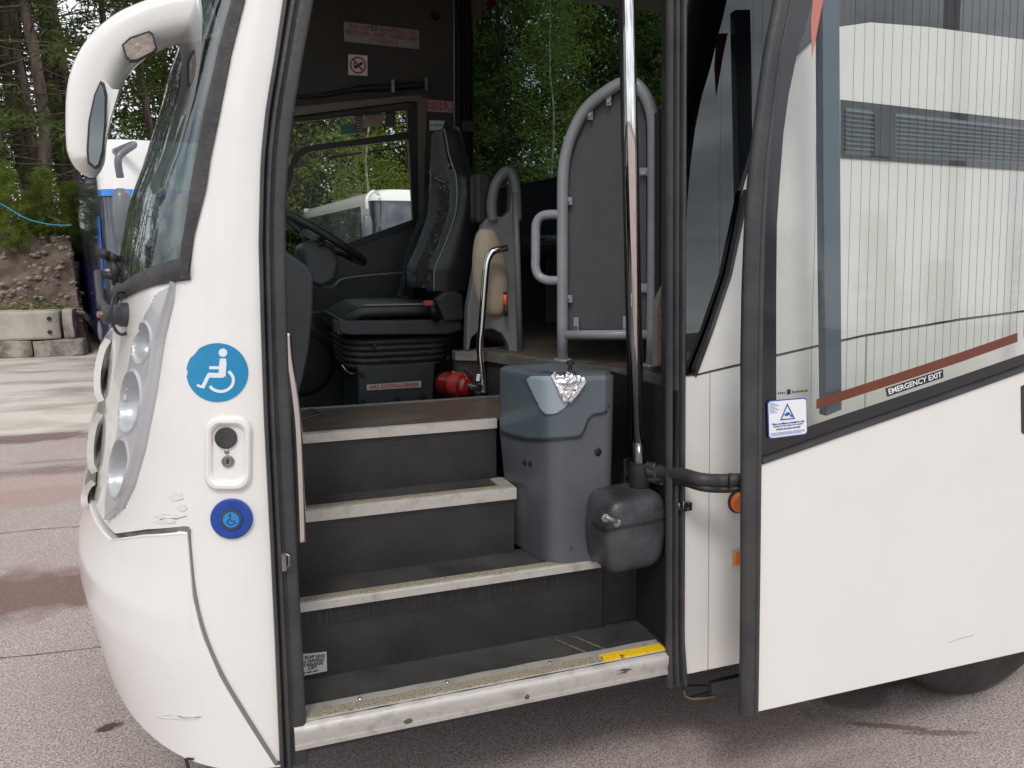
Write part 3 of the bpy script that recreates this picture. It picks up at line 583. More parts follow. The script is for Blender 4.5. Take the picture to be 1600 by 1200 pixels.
def shell(s, z, off=0):
    P, d = plan(z); x = np.interp(s, d, P[:, 0]); y = np.interp(s, d, P[:, 1]); e = .01
    tx = np.interp(s + e, d, P[:, 0]) - np.interp(s - e, d, P[:, 0]); ty = np.interp(s + e, d, P[:, 1]) - np.interp(s - e, d, P[:, 1]); l = math.hypot(tx, ty) or 1
    # outward normal in plan: (−ty·…)
    nx, ny = -ty / l, tx / l
    return V((x + nx * off, y + ny * off, z))
SMAX = plan(1.5)[1][-1]; SMID = SMAX / 2
_n, _m = 160, 150
_vs = [shell(i / _n * 1.6, .2 + 3.15 * j / _m) for j in range(_m + 1) for i in range(_n + 1)]
_fs = [(j*(_n+1)+i, j*(_n+1)+i+1, (j+1)*(_n+1)+i+1, (j+1)*(_n+1)+i) for j in range(_m) for i in range(_n)]
BV = BVHTree.FromPolygons(_vs, _fs)
def hit(px, py, off=0):
    d = ray(px, py).normalized(); l, n, i, t = BV.ray_cast(CAM, d)
    if l is None: l, n, i, t = BV.find_nearest(CAM + d * 2.3)
    if n.dot(CAM - l) < 0: n = -n
    return l + n * off
def sz(px, py):
    l = hit(px, py); P, d = plan(l.z); i = int(np.argmin((P[:, 0] - l.x) ** 2 + (P[:, 1] - l.y) ** 2))
    best = (9, 0)
    for k in (max(0, i - 1), min(i, len(P) - 2)):
        a = P[k]; b_ = P[k+1]; ab = b_ - a; t = max(0, min(1, ((l.x - a[0]) * ab[0] + (l.y - a[1]) * ab[1]) / (ab @ ab))); q = a + ab * t; e = math.hypot(q[0] - l.x, q[1] - l.y)
        if e < best[0]: best = (e, d[k] + t * (d[k+1] - d[k]))
    return best[1], l.z
def mono(lst, key):
    lst = sorted(lst, key=lambda a: a[key]); return [a[key] for a in lst], [a[1 - key] for a in lst]
# seam between bumper and door post panel, and the horizontal seam
seam = [sz(*p) for p in [(297, 852), (303, 920), (318, 985), (345, 1050), (380, 1110), (430, 1190)]]
sS, sZ = mono(seam, 0); SC_ = sS[-1]; ZH = [sz(288, 822), sz(230, 827), sz(180, 834)]; hS, hZ = mono(ZH, 0)
def zbot(s): return .385 + .075 * min(1, s / .9)
def z0(s):
    if s < SC_: return max(zbot(s), interp(s, sS, sZ))
    if s < SC_ + .004: return hZ[0]
    return interp(s, hS + [1.2, SMID], hZ + [hZ[-1], hZ[-1]])
RO = [(383,0),(361,88),(345,172),(323,293),(304,367),(296,430)]; RI = [(367,0),(346,75),(330,147),(312,238),(297,330),(286,404)]
ro = [sz(*p) for p in RO]; roZ, roS = mono(ro, 1); ri = [sz(*p) for p in RI]; riZ, riS = mono(ri, 1)
roS = roS + [roS[-1] - .0]; roZ = roZ + [3.2]; riS = riS + [riS[-1]]; riZ = riZ + [3.2]
bo = [sz(*p) for p in [(296,436),(240,446),(205,460),(188,468)]]; boS, boZ = mono(bo, 0); bi = [sz(*p) for p in [(286,406),(233,422),(196,445)]]; biS, biZ = mono(bi, 0)
SW = boS[0]; ZW = boZ[0]
def zwo(s): return interp(s if s < SMID else SMAX - s, boS + [SMID], boZ + [boZ[-1] - .02])
def zwi(s): return interp(s if s < SMID else SMAX - s, biS + [SMID], biZ + [biZ[-1] - .02])
CL = [(275,440),(272,447),(250,456),(229,491),(215,526),(205,554),(193,610),(184,673),(172,736),(166,785),(170,811)]
CR = [(275,440),(275,447),(273,470),(266,500),(259,529),(253,570),(247,610),(229,701),(212,760),(194,795),(170,813)]
CPOLY = CL + CR[::-1]
cxm, cym = 220, 640
CSH = [(cxm + (x - cxm) * .86, cym + (y - cym) * .975) for x, y in CPOLY]
def keepbody(c):
    if c.y > 1.1: return True
    x, y = pj(c); return not inpoly(x, y, CSH)
def zig(u): # column positions: fine near the side, coarse on the nose
    return SMAX * (u if u > 1 else 0) if 0 else None
US = list(np.linspace(0, SC_, 26)) + list(np.linspace(SC_ + .004, 1.25, 90)) + list(np.linspace(1.3, SMAX, 60))
def colgrid(name, us, nv, lo, hi, m, parent, off=0, keep=None, solid=.006):
    n = len(us) - 1; vs = [shell(s, lo(s) + (hi(s) - lo(s)) * j / nv, off - solid / 2) for j in range(nv + 1) for s in us]
    fs = [(j*(n+1)+i, j*(n+1)+i+1, (j+1)*(n+1)+i+1, (j+1)*(n+1)+i) for j in range(nv) for i in range(n)]
    if keep: fs = [f for f in fs if keep((vs[f[0]] + vs[f[2]]) / 2)]
    return raw(name, vs, fs, m, parent, smooth=True, solid=solid)
def zc(s): return ZW if s < SW else zwo(s)
colgrid('front_panel', US, 70, z0, zc, WHITE, coach, 0, keepbody)
colgrid('windscreen_post', list(np.linspace(0, 1, 14)), 50, lambda s: 0, lambda s: 1, WHITE, coach) if 0 else None
def post(u, v):
    z = ZW + (3.2 - ZW) * v; return shell(u * interp(z, roZ, roS), z, -.003)
grid('windscreen_post', 14, 70, post, WHITE, coach, solid=.006)
bump = colgrid('front_bumper', US, 36, zbot, lambda s: (z0(s) - .009 if s < SC_ else z0(s) - .014), WHITE, coach, .010)
colgrid('bumper_backing', list(np.linspace(.05, SMAX, 90)), 20, lambda s: .44, lambda s: 1.12, STEEL, coach, -.03)
# rounded lip on top of the bumper
q = MB()
for i in range(len(US) - 1):
    s0, s1 = US[i], US[i+1]
    if s0 < SC_: continue
    q.hexa([shell(s0, z0(s0) - .016, .012), shell(s1, z0(s1) - .016, .012), shell(s1, z0(s1) - .012, .008), shell(s0, z0(s0) - .012, .008), shell(s0, z0(s0) - .022, -.03), shell(s1, z0(s1) - .022, -.03), shell(s1, z0(s1) - .018, -.03), shell(s0, z0(s0) - .018, -.03)])
q.build('bumper_ledge', WHITE, bump)
def ribbon(name, pts, wd, m, parent, off=.002, th=.003, closed=False, fn=hit):
    """a flat strip whose run is given on the shell surface"""
    P = pts if closed == False else pts + pts[:1]; vs = []
    for i, (x, y) in enumerate(P):
        a = P[max(i-1, 0)]; c = P[min(i+1, len(P)-1)]; tx, ty = c[0]-a[0], c[1]-a[1]; l = math.hypot(tx, ty) or 1; w_ = (wd[i] if isinstance(wd, list) else wd) / 2
        vs += [fn(x - ty/l*w_, y + tx/l*w_, off), fn(x + ty/l*w_, y - tx/l*w_, off)]
    fs = [(2*i, 2*i+2, 2*i+3, 2*i+1) for i in range(len(P)-1)]
    return raw(name, vs, fs, m, parent, solid=th)
GROOVE = mat('grey_groove_trim', (.19, .185, .17), .5, bump=.3)
sp = [(p.x, p.y) for p in spline([V((x, y, 0)) for x, y in [(295, 826), (296, 850), (303, 920), (318, 985), (345, 1050), (380, 1110), (431, 1192)]], 6)]
ribbon('seam_trim', sp, 7, GROOVE, coach, .004, .004)
sp = [(p.x, p.y) for p in spline([V((x, y, 0)) for x, y in [(180, 834), (205, 830), (238, 826), (290, 819)]], 5)]
ribbon('bumper_gap', sp, 4, BLACKL, coach, -.002, .003)
# windscreen glass and its rubber
def scr(u, v):
    s = .03 + (SMAX - .06) * u; zb = zwo(s) + .01; z = zb + (2.95 - zb) * v; sr = interp(z, roZ, roS) + .015; s = sr + (SMAX - 2 * sr) * u; zb = zwo(s) + .01; z = zb + (2.95 - zb) * v; return shell(s, z, -.006)
grid('windscreen', 110, 40, scr, GLASSW, coach, solid=.008)
def rub1(u, v):
    z = ZW + (2.98 - ZW) * v; a = interp(z, roZ, roS) - .002; b_ = interp(z, riZ, riS) + .004; return shell(a + (b_ - a) * u, z, .004 + .007 * math.sin(math.pi * u))
wr = grid('windscreen_rubber', 8, 60, rub1, WSRUB, coach, solid=.004)
def rub2(u, v):
    s = SW * .96 + (SMAX - 2 * SW) * u ** 1.6; a = zwo(s) - .002; b_ = max(zwi(s), a + .03) + .004; return shell(s, a + (b_ - a) * v, .004 + .007 * math.sin(math.pi * v))
grid('windscreen_rubber', 120, 8, rub2, WSRUB, coach, solid=.004)
# header panel above the screen, roof
colgrid('front_header', list(np.linspace(0, SMAX, 60)), 12, lambda s: 2.94, lambda s: 3.35, WHITE, coach, .004)
P33, _ = plan(3.35)
raw('roof', [(x, y, 3.36) for x, y in P33] + [(12, 2.45, 3.36), (12, Sy(3.3), 3.36)], [tuple(range(len(P33) + 2))], WHITE, coach, solid=.04)
# headlamp cluster panel with three round bowls
BOWL = [(228.5, 536, 14.5, 31), (209.5, 628, 17, 46), (193, 732, 14.5, 44)]
def cl(u, v):
    n = len(CL) - 1; k = v * n; i = min(n - 1, int(k)); f = k - i
    L_ = (CL[i][0] * (1-f) + CL[i+1][0] * f, CL[i][1] * (1-f) + CL[i+1][1] * f); R_ = (CR[i][0] * (1-f) + CR[i+1][0] * f, CR[i][1] * (1-f) + CR[i+1][1] * f)
    x = L_[0] + (R_[0] - L_[0]) * u; y = L_[1] + (R_[1] - L_[1]) * u; h_ = .012 * min(1, 6 * min(u, 1 - u)) ** .5
    ed = min(1, max(0, 1 - abs(u - .80) / .10)); h_ += .006 * ed
    for cx, cy, rx, ry in BOWL:
        dd = ((x - cx - (y - cy) * -.08) / rx) ** 2 + ((y - cy) / ry) ** 2
        if dd < 1.25:
            h_ += .006 * max(0, 1 - abs(dd - 1.05) / .2)
        if dd < 1: h_ -= .085 * (1 - dd) ** .6
    return hit(x, y, h_)
lp = grid('headlamp_panel', 90, 260, cl, SILVER, coach, solid=0)
for cx, cy, rx, ry in BOWL: pass
b = MB()
b.tube([hit(188, 766, -.03), hit(203, 764, -.025)], .008, 8); b.build('lamp_slot', BLACKL, lp)
# nose grille plate and number plate, seen edge on
NAVY = mat('grille_chrome', (.62, .58, .54), .18, .7, coat=.6, bump=.2, bscale=6)
def pl_shell(name, s0, s1, za, zb, off, m, parent=coach, n=10, th=.02):
    return grid(name, n, 8, lambda u, v: shell(s0 + (s1 - s0) * u, za + (zb - za) * v, off + .02 * math.sin(math.pi * min(1, max(0, v))) ** .5), m, parent, solid=th)
for k, (za, zb) in enumerate([(1.26, 1.46), (1.03, 1.22), (.92, 1.0)]):
    pl_shell('grille_bar', 1.0, SMAX - 1.0, za, zb, .012, NAVY, coach, 40)
for k, (za, zb) in enumerate([]): pl_shell('grille_badge', 1.0, 1.06, za, zb, .016, REDPINK, coach, 4, .004)
# rivet caps, scuffs
def dome_px(name, px, py, r, m, parent, h=.006, seg=16):
    c = hit(px, py); n = (hit(px, py, 1) - c).normalized(); return lathe(name, c, n, [(-.002, r), (.3*h, r*.97), (.7*h, r*.75), (h, r*.35), (h*1.02, .0005)], m, parent, seg)
for p in [(281, 837), (311, 1012), (409, 1185)]: dome_px('bumper_cap', *p, .0125, WHITE, bump)
dome_px('screw_head', 296, 1133, .007, WHITE, bump)
FLAKE = mat('flaked_paint', (.72, .70, .67), .7, bump=.5)
def flake(name, c, pts, off, m, parent): return raw(name, [hit(c[0] + x, c[1] + y, off) for x, y in pts], [tuple(range(len(pts)))], m, parent, solid=.0015)
rf = random.Random(5)
for c, w_, h_ in [((262, 806), 26, 4), ((276, 775), 12, 7), ((284, 793), 9, 6), ((270, 1116), 20, 3.5), ((297, 1118), 16, 2.2), ((258, 815), 20, 3)]:
    pts = [(w_ * math.cos(t) * (.6 + .5 * rf.random()), h_ * math.sin(t) * (.6 + .5 * rf.random())) for t in np.linspace(0, 6.0, 14)]
    flake('paint_flake', c, pts, .0015 if c[1] < 900 else .0125, FLAKE, coach)
for pl in ([(250, 812), (262, 808), (275, 811), (292, 806)],): ribbon('paint_crack', pl, .8, GROOVE, coach, .0012, .001)
ribbon('paint_crack', [(283, 1115), (295, 1118), (308, 1117), (318, 1116)], .8, GROOVE, bump, .013, .001)
ribbon('bumper_scuff', [(296, 1181), (300, 1196), (306, 1204)], 5, BLACKL, bump, .0125, .001); ribbon('bumper_scuff', [(297, 1181), (308, 1182)], 3, BLACKL, bump, .0125, .001)
# wheelchair roundel
def disc(name, cx, cy, rx, ry, off, m, parent, n=48, th=.0012, tilt=0, notch=()):
    vs = [hit(cx, cy, off)]; fs = []
    RG = 8
    for j in [(q_ + 1) / RG for q_ in range(RG)]:
        for k in range(n):
            a = 2 * math.pi * k / n; r = j
            for na, nd in notch:
                if j == 1 and abs(((math.degrees(a) - na + 180) % 360) - 180) < 5: r = 1 - nd
            x, y = rx * r * math.cos(a), ry * r * math.sin(a); vs.append(hit(cx + x + tilt * y, cy + y, off))
    fs = [(0, 1 + k, 1 + (k+1) % n) for k in range(n)] + [(1 + q_*n + k, 1 + (q_+1)*n + k, 1 + (q_+1)*n + (k+1) % n, 1 + q_*n + (k+1) % n) for q_ in range(RG-1) for k in range(n)]
    return raw(name, vs, fs, m, parent, solid=th)
rd = disc('wheelchair_roundel', 340, 582, 48, 46, .0015, STBLUE, coach, notch=((180, .05), (222, .035)))
disc('figure_head', 349, 551, 6.6, 6.6, .0026, STWHITE, rd, 20)
F_ = lambda pl, w_: ribbon('figure_body', pl, w_, STWHITE, rd, .0028, .001)
F_([(349, 560), (349, 566), (347.5, 588)], [9, 11, 11]); F_([(346, 574.5), (328, 574.5)], 4.6); F_([(350, 586), (344, 586.5), (326, 586)], 7.5)
F_([(328.5, 584), (325, 590), (318.5, 604)], 5.6); F_([(321, 605), (315, 604), (309, 601.5)], 3.8)
F_([(345.5 + 19.5 * math.cos(R(a)), 594 + 17.5 * math.sin(R(a))) for a in range(-52, 152, 8)], 4.6)
# door control recess: raised rim, sunk tray, button, screw, key lock
def rr_ring(name, cx, cy, prof, m, parent, tilt=-.01):
    vs = []; n = None
    for hx, hy, r, o in prof:
        pts = rrect(0, 0, hx, hy, r, 7); n = len(pts); vs += [hit(cx + x + tilt * y, cy + y, o) for x, y in pts]
    k = len(prof); fs = [(j*n+i, j*n+(i+1) % n, (j+1)*n+(i+1) % n, (j+1)*n+i) for j in range(k-1) for i in range(n)] + [tuple(range((k-1)*n, k*n))]
    return raw(name, vs, fs, m, parent, smooth=False)
cp = rr_ring('door_control_recess', 357.5, 708, [(36, 58.5, 22, .0005), (35, 57, 22, .009), (31, 53.5, 20, .015), (27.5, 49, 18, .0155), (25, 46, 17, .011), (23.5, 44, 16, .003), (22, 42, 15, .0018)], WHITE, coach)
def knob(name, px, py, prof, m, parent, seg=28, base=0):
    c = hit(px, py, base); n = (hit(px, py, 1) - hit(px, py)).normalized(); return lathe(name, c, n, prof, m, parent, seg)
knob('door_button', 353.5, 684, [(0, .0275), (.006, .0275), (.008, .026), (.0085, .024), (.0075, .0235)], RUBBER, cp)
knob('screw_head', 354.5, 705.5, [(0, .006), (.004, .006), (.005, .004)], STEEL, cp, 14); knob('key_lock', 356.5, 720.5, [(0, .0155), (.005, .0155), (.0055, .0115), (.0045, .0105)], STEEL, cp, 24)
disc('keyhole', 356.5, 720.5, 1.4, 4, .0072, BLACKL, cp, 10)
rb = knob('wheelchair_call_button', 362.5, 810, [(0, .0525), (.006, .0525), (.0085, .0495), (.0085, .029), (.012, .028), (.0125, .025), (.009, .0225)], BTNBLUE, coach, 40)
disc('button_bezel', 363, 809.5, 16.5, 16, .0128, DKPL, rb, 28); disc('button_centre', 363, 810, 12, 12, .0142, BTNLT, rb, 24)
B_ = lambda pl, w_: ribbon('button_symbol', pl, w_, BLACKL, rb, .0155, .0005)
disc('button_symbol', 361.5, 802.5, 1.5, 1.5, .0155, BLACKL, rb, 8); B_([(361.5, 804), (362, 811), (367, 811.5), (369, 815), (371, 814.5)], 1.2); B_([(363 + 5 * math.cos(R(a)), 813 + 5 * math.sin(R(a))) for a in range(20, 250, 20)], 1.1)
# wiper gear, wing antenna ring
wg = empty('w', (0, 0, 0), None, None) if 0 else None
q = MB(); c = hit(198, 492, .0); n_ = (hit(198, 492, 1) - c).normalized()
sp_ = lathe('wiper_spindle', c, V((-.93, -.35, .06)), [(-.02, .036), (.02, .034), (.022, .030), (.060, .026), (.064, .02)], DKPL, coach, 20)
lathe('spindle_nut', c + V((-.93, -.35, .06)) * .064, V((-.93, -.35, .06)), [(0, .011), (.012, .010), (.014, .006)], mat('rusty_nut', (.33, .2, .12), .8, .4, bump=.5), sp_, 6)
cc = oY(190, 490, c.y - .02); rx_ = (oY(203, 490, c.y - .02) - cc).length; rz_ = (oY(190, 457, c.y - .02) - cc).length
tube('grab_hoop', [cc + V((rx_ * math.cos(a), .05 * math.cos(a), rz_ * math.sin(a))) for a in np.linspace(0, 2 * math.pi, 33)], .0045, BLKPL, coach, 8)
wb = tube('wiper_arm', [oY(185, 488, c.y), oY(170, 486, c.y + .02), oY(158, 470, c.y + .06), oY(153, 425, c.y + .12)], .012, DKPL, coach, 8)
raw('wiper_arm_cover', [oY(152, 462, .6), oY(158, 448, .6), oY(186, 462, .6), oY(184, 478, .6), oY(160, 486, .6), oY(152, 480, .6)], [(0, 1, 2, 3, 4, 5)], DKPL, coach, solid=.03, bevel=.004)
for a_, b_, r in [((155, 396), (172, 402), .016), ((168, 398), (186, 410), .013), ((176, 408), (184, 444), .018), ((160, 428), (188, 436), .014), ((158, 430), (154, 470), .008), ((165, 424), (182, 424), .009), ((184, 400), (187, 470), .012)]:
    tube('wiper_link', [oY(*a_, .75), oY((a_[0]+b_[0])/2 + 1, (a_[1]+b_[1])/2 - 1, .74), oY(*b_, .75)], r, BLACKL if r > .01 else STEEL, coach, 8)
# wing mirror on its swan neck arm
def mirror():
    C_ = [(330,18,40),(300,26,38),(270,31,38),(235,42,37),(205,57,37.5),(178,80,38),(160,105,38.5),(148,135,38.5),(141,165,36),(137,195,32.5),(135.5,220,30.5),(136,240,29),(138.5,256,24),(142,268,16),(145,276,6)]
    Ym = .62; pts = [(oY(x, y, Ym), w_) for x, y, w_ in C_]; px = (oY(101, 100, Ym) - oY(100, 100, Ym)).length; n = 28; vs = []
    cs = spline([V((p.x, p.z, w_ * px)) for p, w_ in pts], 5)
    for i, c in enumerate(cs):
        a = cs[max(i-1, 0)]; d = cs[min(i+1, len(cs)-1)]; t = V((d.x - a.x, 0, d.y - a.y)).normalized(); nn = V((-t.z, 0, t.x)); dep = .085 * min(1, c.z / .05 + .15)
        for k in range(n):
            g = 2 * math.pi * k / n; cg, sg = math.cos(g), math.sin(g); u = math.copysign(abs(cg) ** .75, cg); v = math.copysign(abs(sg) ** .6, sg)
            vs.append(V((c.x, Ym, c.y)) + nn * u * c.z + V((0, 1, 0)) * v * dep + V((0, .06, 0)) * u * 0)
    m = len(cs); fs = [(i*n+k, i*n+(k+1) % n, (i+1)*n+(k+1) % n, (i+1)*n+k) for i in range(m-1) for k in range(n)] + [tuple(range(n)), tuple(range((m-1)*n, m*n))]
    o = raw('mirror_arm', vs, fs, WHITE, coach, smooth=True, recalc=True)
    def flat(name, P, m_, y, th=.012, sm=False, par=o): return prism(name, [oY(a, b_, y) for a, b_ in P], (0, th, 0), m_, par)
    yf = Ym - .085
    flat('glass_rim', [(157,126),(147,148),(138,190),(135,235),(137,256),(147,264),(155,263),(162,240),(166,190),(167,150),(163,133)], BLKPL, yf - .012)
    flat('mirror_glass', [(157,131),(149,150),(141,190),(138.5,235),(140,252),(148,260),(153,257),(159,235),(163,190),(163.5,152),(161,138)], MIRROR, yf - .017, .004)
    flat('housing_edge', [(158,126),(163,129),(168,148),(166,195),(159,250),(156,258),(163,232),(172,186),(186,140),(175,139),(165,127)], WHITE2, yf - .006, .02)
    flat('lens_rim', [(190,70),(203,58),(233,48),(239,52),(246,75),(243,81),(215,96),(202,97),(196,90)], BLKPL, yf - .010)
    flat('wide_angle_mirror', [(193,71),(205,61),(232,51.5),(237,55),(242.5,75),(240,79),(214,92.5),(204,93),(199,88)], LENSB, yf - .015, .005)
    return o
mirror()

# ================================================================== OUR COACH : doorway, steps, floor
Z1, Z2, Z3, Z4, Z5 = .487, .733, .957, 1.166, 1.33
Y2, Y3, Y4 = .219, .388, .534
def swall(name, poly, th, m, off=0, parent=coach, bevel=0):      # plate on the leaning side plane from X,Z pairs, th into the coach
    return prism(name, [V((x, Sy(z) + off, z)) for x, z in poly], (0, th, 0), m, parent, bevel)
def P2(lst, off=0): return [(oS(x, y, off).x, oS(x, y, off).z) for x, y in lst]
# left door seal, following the raked post
SR = [(480,1165),(472,1000),(466,900),(457,700),(450,560),(447,440),(446,330),(452,230),(463,150),(475,80),(490,0)]
_r = [oS(x, y) for x, y in SR]; RZ = [.3] + [p.z for p in _r] + [3.1]; RX = [_r[0].x] + [p.x for p in _r] + [_r[-1].x + .15]
def sealL(u, v):
    z = .372 + 2.7 * v; x0 = Xp(z) - .004; x1 = interp(z, RZ, RX)
    prof = [(0, .012), (.03, -.012), (.10, -.014), (.16, .002), (.2, .004), (.27, -.008), (.36, -.010), (.44, .002), (.5, .004), (.60, .0), (.9, .0), (.97, .004), (1.0, .02), (1.0, .12)]
    k = u * (len(prof) - 1); i = min(len(prof) - 2, int(k)); f = k - i; a, o = prof[i][0] * (1-f) + prof[i+1][0] * f, prof[i][1] * (1-f) + prof[i+1][1] * f
    return V((x0 + (x1 - x0) * a, Sy(z) + o, z))
sl = grid('door_seal', 39, 60, sealL, SEAL, coach, solid=.004)
box('post_core', (.125, .15, .385), (.16, .35, 1.9), BLKPL, coach)
box('latch_plate', tuple(oS(441, 893, -.016)), tuple(oS(446, 863, -.004)), ALUD, sl); b = MB(); b.tube([oS(447, 866, -.02), oS(452, 868, -.026), oS(452, 884, -.026), oS(447, 888, -.02)], .003, 6); b.build('latch_loop', STEEL, sl)
# right door seal, straight pillar
def sealR(u, v):
    z = .378 + 2.7 * v; fl = .012 * max(0, 1 - v * 18)
    prof = [(.62, .10), (.35, .05), (.05, .012), (.0, .006), (.06, -.004), (.16, -.012), (.24, -.004), (.29, .006), (.36, -.002), (.46, -.014), (.56, -.002), (.62, .008), (.68, -.002), (.78, -.016), (.88, -.010), (.94, .002), (1, .004), (1, .03)]
    k = u * (len(prof) - 1); i = min(len(prof) - 2, int(k)); f = k - i; a, o = prof[i][0] * (1-f) + prof[i+1][0] * f, prof[i][1] * (1-f) + prof[i+1][1] * f
    return V((1.283 + .064 * a + fl * (a - .5), Sy(z) + o - fl, z))
sr = grid('door_seal', 45, 60, sealR, SEAL, coach, solid=.004)
b = MB(); b.box(tuple(oS(1062, 800, -.018)), tuple(oS(1079, 784, -.010))); b.build('latch_plate', BLACKL, sr)
for a_, c_ in (((1061, 786), (1061, 796)), ((1068, 783), (1068, 797)), ((1076, 782), (1076, 788)), ((1075, 793), (1075, 797))): tube('latch_loop', [oS(*a_, -.019), oS(*c_, -.019)], .002, STEEL, sr, 6)
# steps : riser, tread and aluminium nosing each
def step(ri, z0_, z1_, y, ytread, xl, xr_, nose, grit=True, lip=.032, dep=.035):
    r = box('step_riser', (xl, y, z0_), (xr_, y + .012, z1_ - .004), VINYL, coach)
    t = box('step_tread', (xl, y, z1_ - .012), (xr_, ytread, z1_), VINYLD, coach)
    xa, xb = nose
    n = prism('step_nosing', [V((xa, y - .012, z1_ - lip)), V((xa, y - .012, z1_ + .002)), V((xa, y - .006, z1_ + .006)), V((xa, y + dep, z1_ + .006)), V((xa, y + dep, z1_ + .001)), V((xa, y - .001, z1_ + .001)), V((xa, y - .001, z1_ - lip))], (xb - xa, 0, 0), ALU, t)
    if grit: box('grit_strip', (xa + .002, y + .004, z1_ + .006), (xb - .002, y + .029, z1_ + .0085), GRIT, t)
    return r, t, n
XL = .10
r1 = box('step_riser', (XL, Y2 + .012, Z1), (1.166, Y2 + .024, Z2 - .03), VINYL, coach)
box('riser_flap', (1.17, Y2 + .022, Z1 + .005), (1.30, Y2 + .034, Z2), VINYL, coach); box('riser_joint', (1.1655, Y2 + .006, Z1), (1.1685, Y2 + .02, Z2 - .03), BLACKL, coach)
# lowest step with a wide worn nosing
t1 = box('step_tread', (XL, .012, Z1 - .03), (1.30, .27, Z1), VINYLD, coach)
def nose1(u, v):
    prof = [(-.002, Z1 - .062), (-.004, Z1 - .03), (-.002, Z1 - .012), (.006, Z1 - .006), (.022, Z1 + .001), (.052, Z1 + .004), (.085, Z1 + .003)]
    k = v * (len(prof) - 1); i = min(len(prof) - 2, int(k)); f = k - i; p = [prof[i][j] * (1-f) + prof[i+1][j] * f for j in (0, 1)]; x = .13 + 1.155 * u
    return V((x, p[0] + .0016 * noise.noise(V((x * 14, p[1] * 30, 0))), p[1] + .0016 * noise.noise(V((x * 11, 3, p[0] * 30)))))
grid('step_nosing', 90, 12, nose1, ALU, t1, solid=.004)
box('grit_strip', (.132, .020, Z1 + .0005), (1.06, .053, Z1 + .0068), GRIT, t1); box('yellow_strip', (1.065, .018, Z1 + .001), (1.283, .053, Z1 + .0075), YELLOW, t1)
box('nosing_lip', (.13, -.008, Z1 - .068), (1.285, .004, Z1 - .056), ALU, t1)
for px_ in (563, 700, 860): lathe('rivet', V((oY(px_, 1090, .06).x, .066, Z1 + .006)), (0, 0, 1), [(0, .006), (.002, .004)], STEEL, t1, 12)
ch = random.Random(9)
for x, zz, ww in [(.44, -.05, .018), (.80, -.05, .010), (1.12, -.028, .035)]:
    pts = [(x + ww * math.cos(t) * (.5 + .5 * ch.random()), Z1 + zz + .012 * math.sin(t) * (.5 + .5 * ch.random())) for t in np.linspace(0, 6, 9)]
    prism('nosing_chip', [V((a, -.0062, b_)) for a, b_ in pts], (0, .002, 0), CRACK, t1)
dust = mat('dust_streak', (.16, .145, .12), .9, var=.4, vscale=40)
for x in (1.035, 1.1): prism('dust_streak', [V((x, .08, Z1 + .002)), V((x + .012, .08, Z1 + .002)), V((x - .05, .2, Z1 + .002)), V((x - .056, .2, Z1 + .002))], (0, 0, .001), dust, t1)
# step 2 with brush strip under its nosing
t2 = box('step_tread', (XL, Y2, Z2 - .012), (1.12, Y3 + .02, Z2), VINYLD, coach)
prism('step_nosing', [V((.13, Y2 - .012, Z2 - .020)), V((.13, Y2 - .012, Z2 + .002)), V((.13, Y2 - .006, Z2 + .006)), V((.13, Y2 + .034, Z2 + .006)), V((.13, Y2 + .034, Z2 + .001)), V((.13, Y2 - .001, Z2 - .020))], (1.015, 0, 0), ALU, t2)
box('grit_strip', (.132, Y2 + .002, Z2 + .006), (1.0, Y2 + .026, Z2 + .0085), GRIT, t2)
b = MB(); rb2 = random.Random(2)
for k in range(900):
    x = .13 + 1.0 * k / 900; l_ = .052 + .008 * rb2.random(); y = Y2 + .004 + .006 * rb2.random(); dx = rb2.uniform(-.002, .002)
    b.add([(x, y, Z2 - .016), (x + .0016, y, Z2 - .016), (x + .0016 + dx, y - .004, Z2 - .016 - l_), (x + dx, y - .004, Z2 - .016 - l_)], [(0, 1, 2, 3)])
tag(b.build('brush_strip', VINYL, t2, recalc=False), kind='stuff')
_, t3, _ = step(0, Z2, Z3, Y3, Y4 + .02, XL, .905, (.13, .909))
box('nosing_return', (.862, Y3 + .036, Z3), (.909, Y4 - .02, Z3 + .006), ALU, t3)
_, t4, _ = step(0, Z3, Z4, Y4, Y4 + .05, XL, .892, (.13, .891), False, .027, .010)
# gangway floor beside the driver
LA, LB, LC, LD = oZ(1050, 589, Z5), oZ(870, 567, Z5), oZ(757, 551, Z5), oZ(712, 550, Z5)
gf = prism('gangway_floor', [V((XL, Y4 + .03, Z4 - .01)), V((.89, Y4 + .03, Z4 - .01)), V((1.3, Y4 + .03, Z4 - .01)), V((1.32, 1.0, Z4 - .01)), V((XL, .965, Z4 - .01))], (0, 0, .009), WOODF, coach)
box('floor_edge_trim', (.18, .958, Z4 - .02), (1.10, .968, Z4 + .004), ALUD, gf)
b = MB(); b.tube([oZ(466, 656, Z4 + .001), oZ(503, 647, Z4 + .001), oZ(482, 638, Z4 + .001)], .003, 4); b.build('floor_marking', ALUD, gf)
# cab well
box('cab_floor', (-.2, .968, .80), (1.35, 2.42, .84), BLKPL, coach); box('cab_well_side', (.10, .966, .80), (1.2, .974, Z4 - .02), BLKPL, coach)
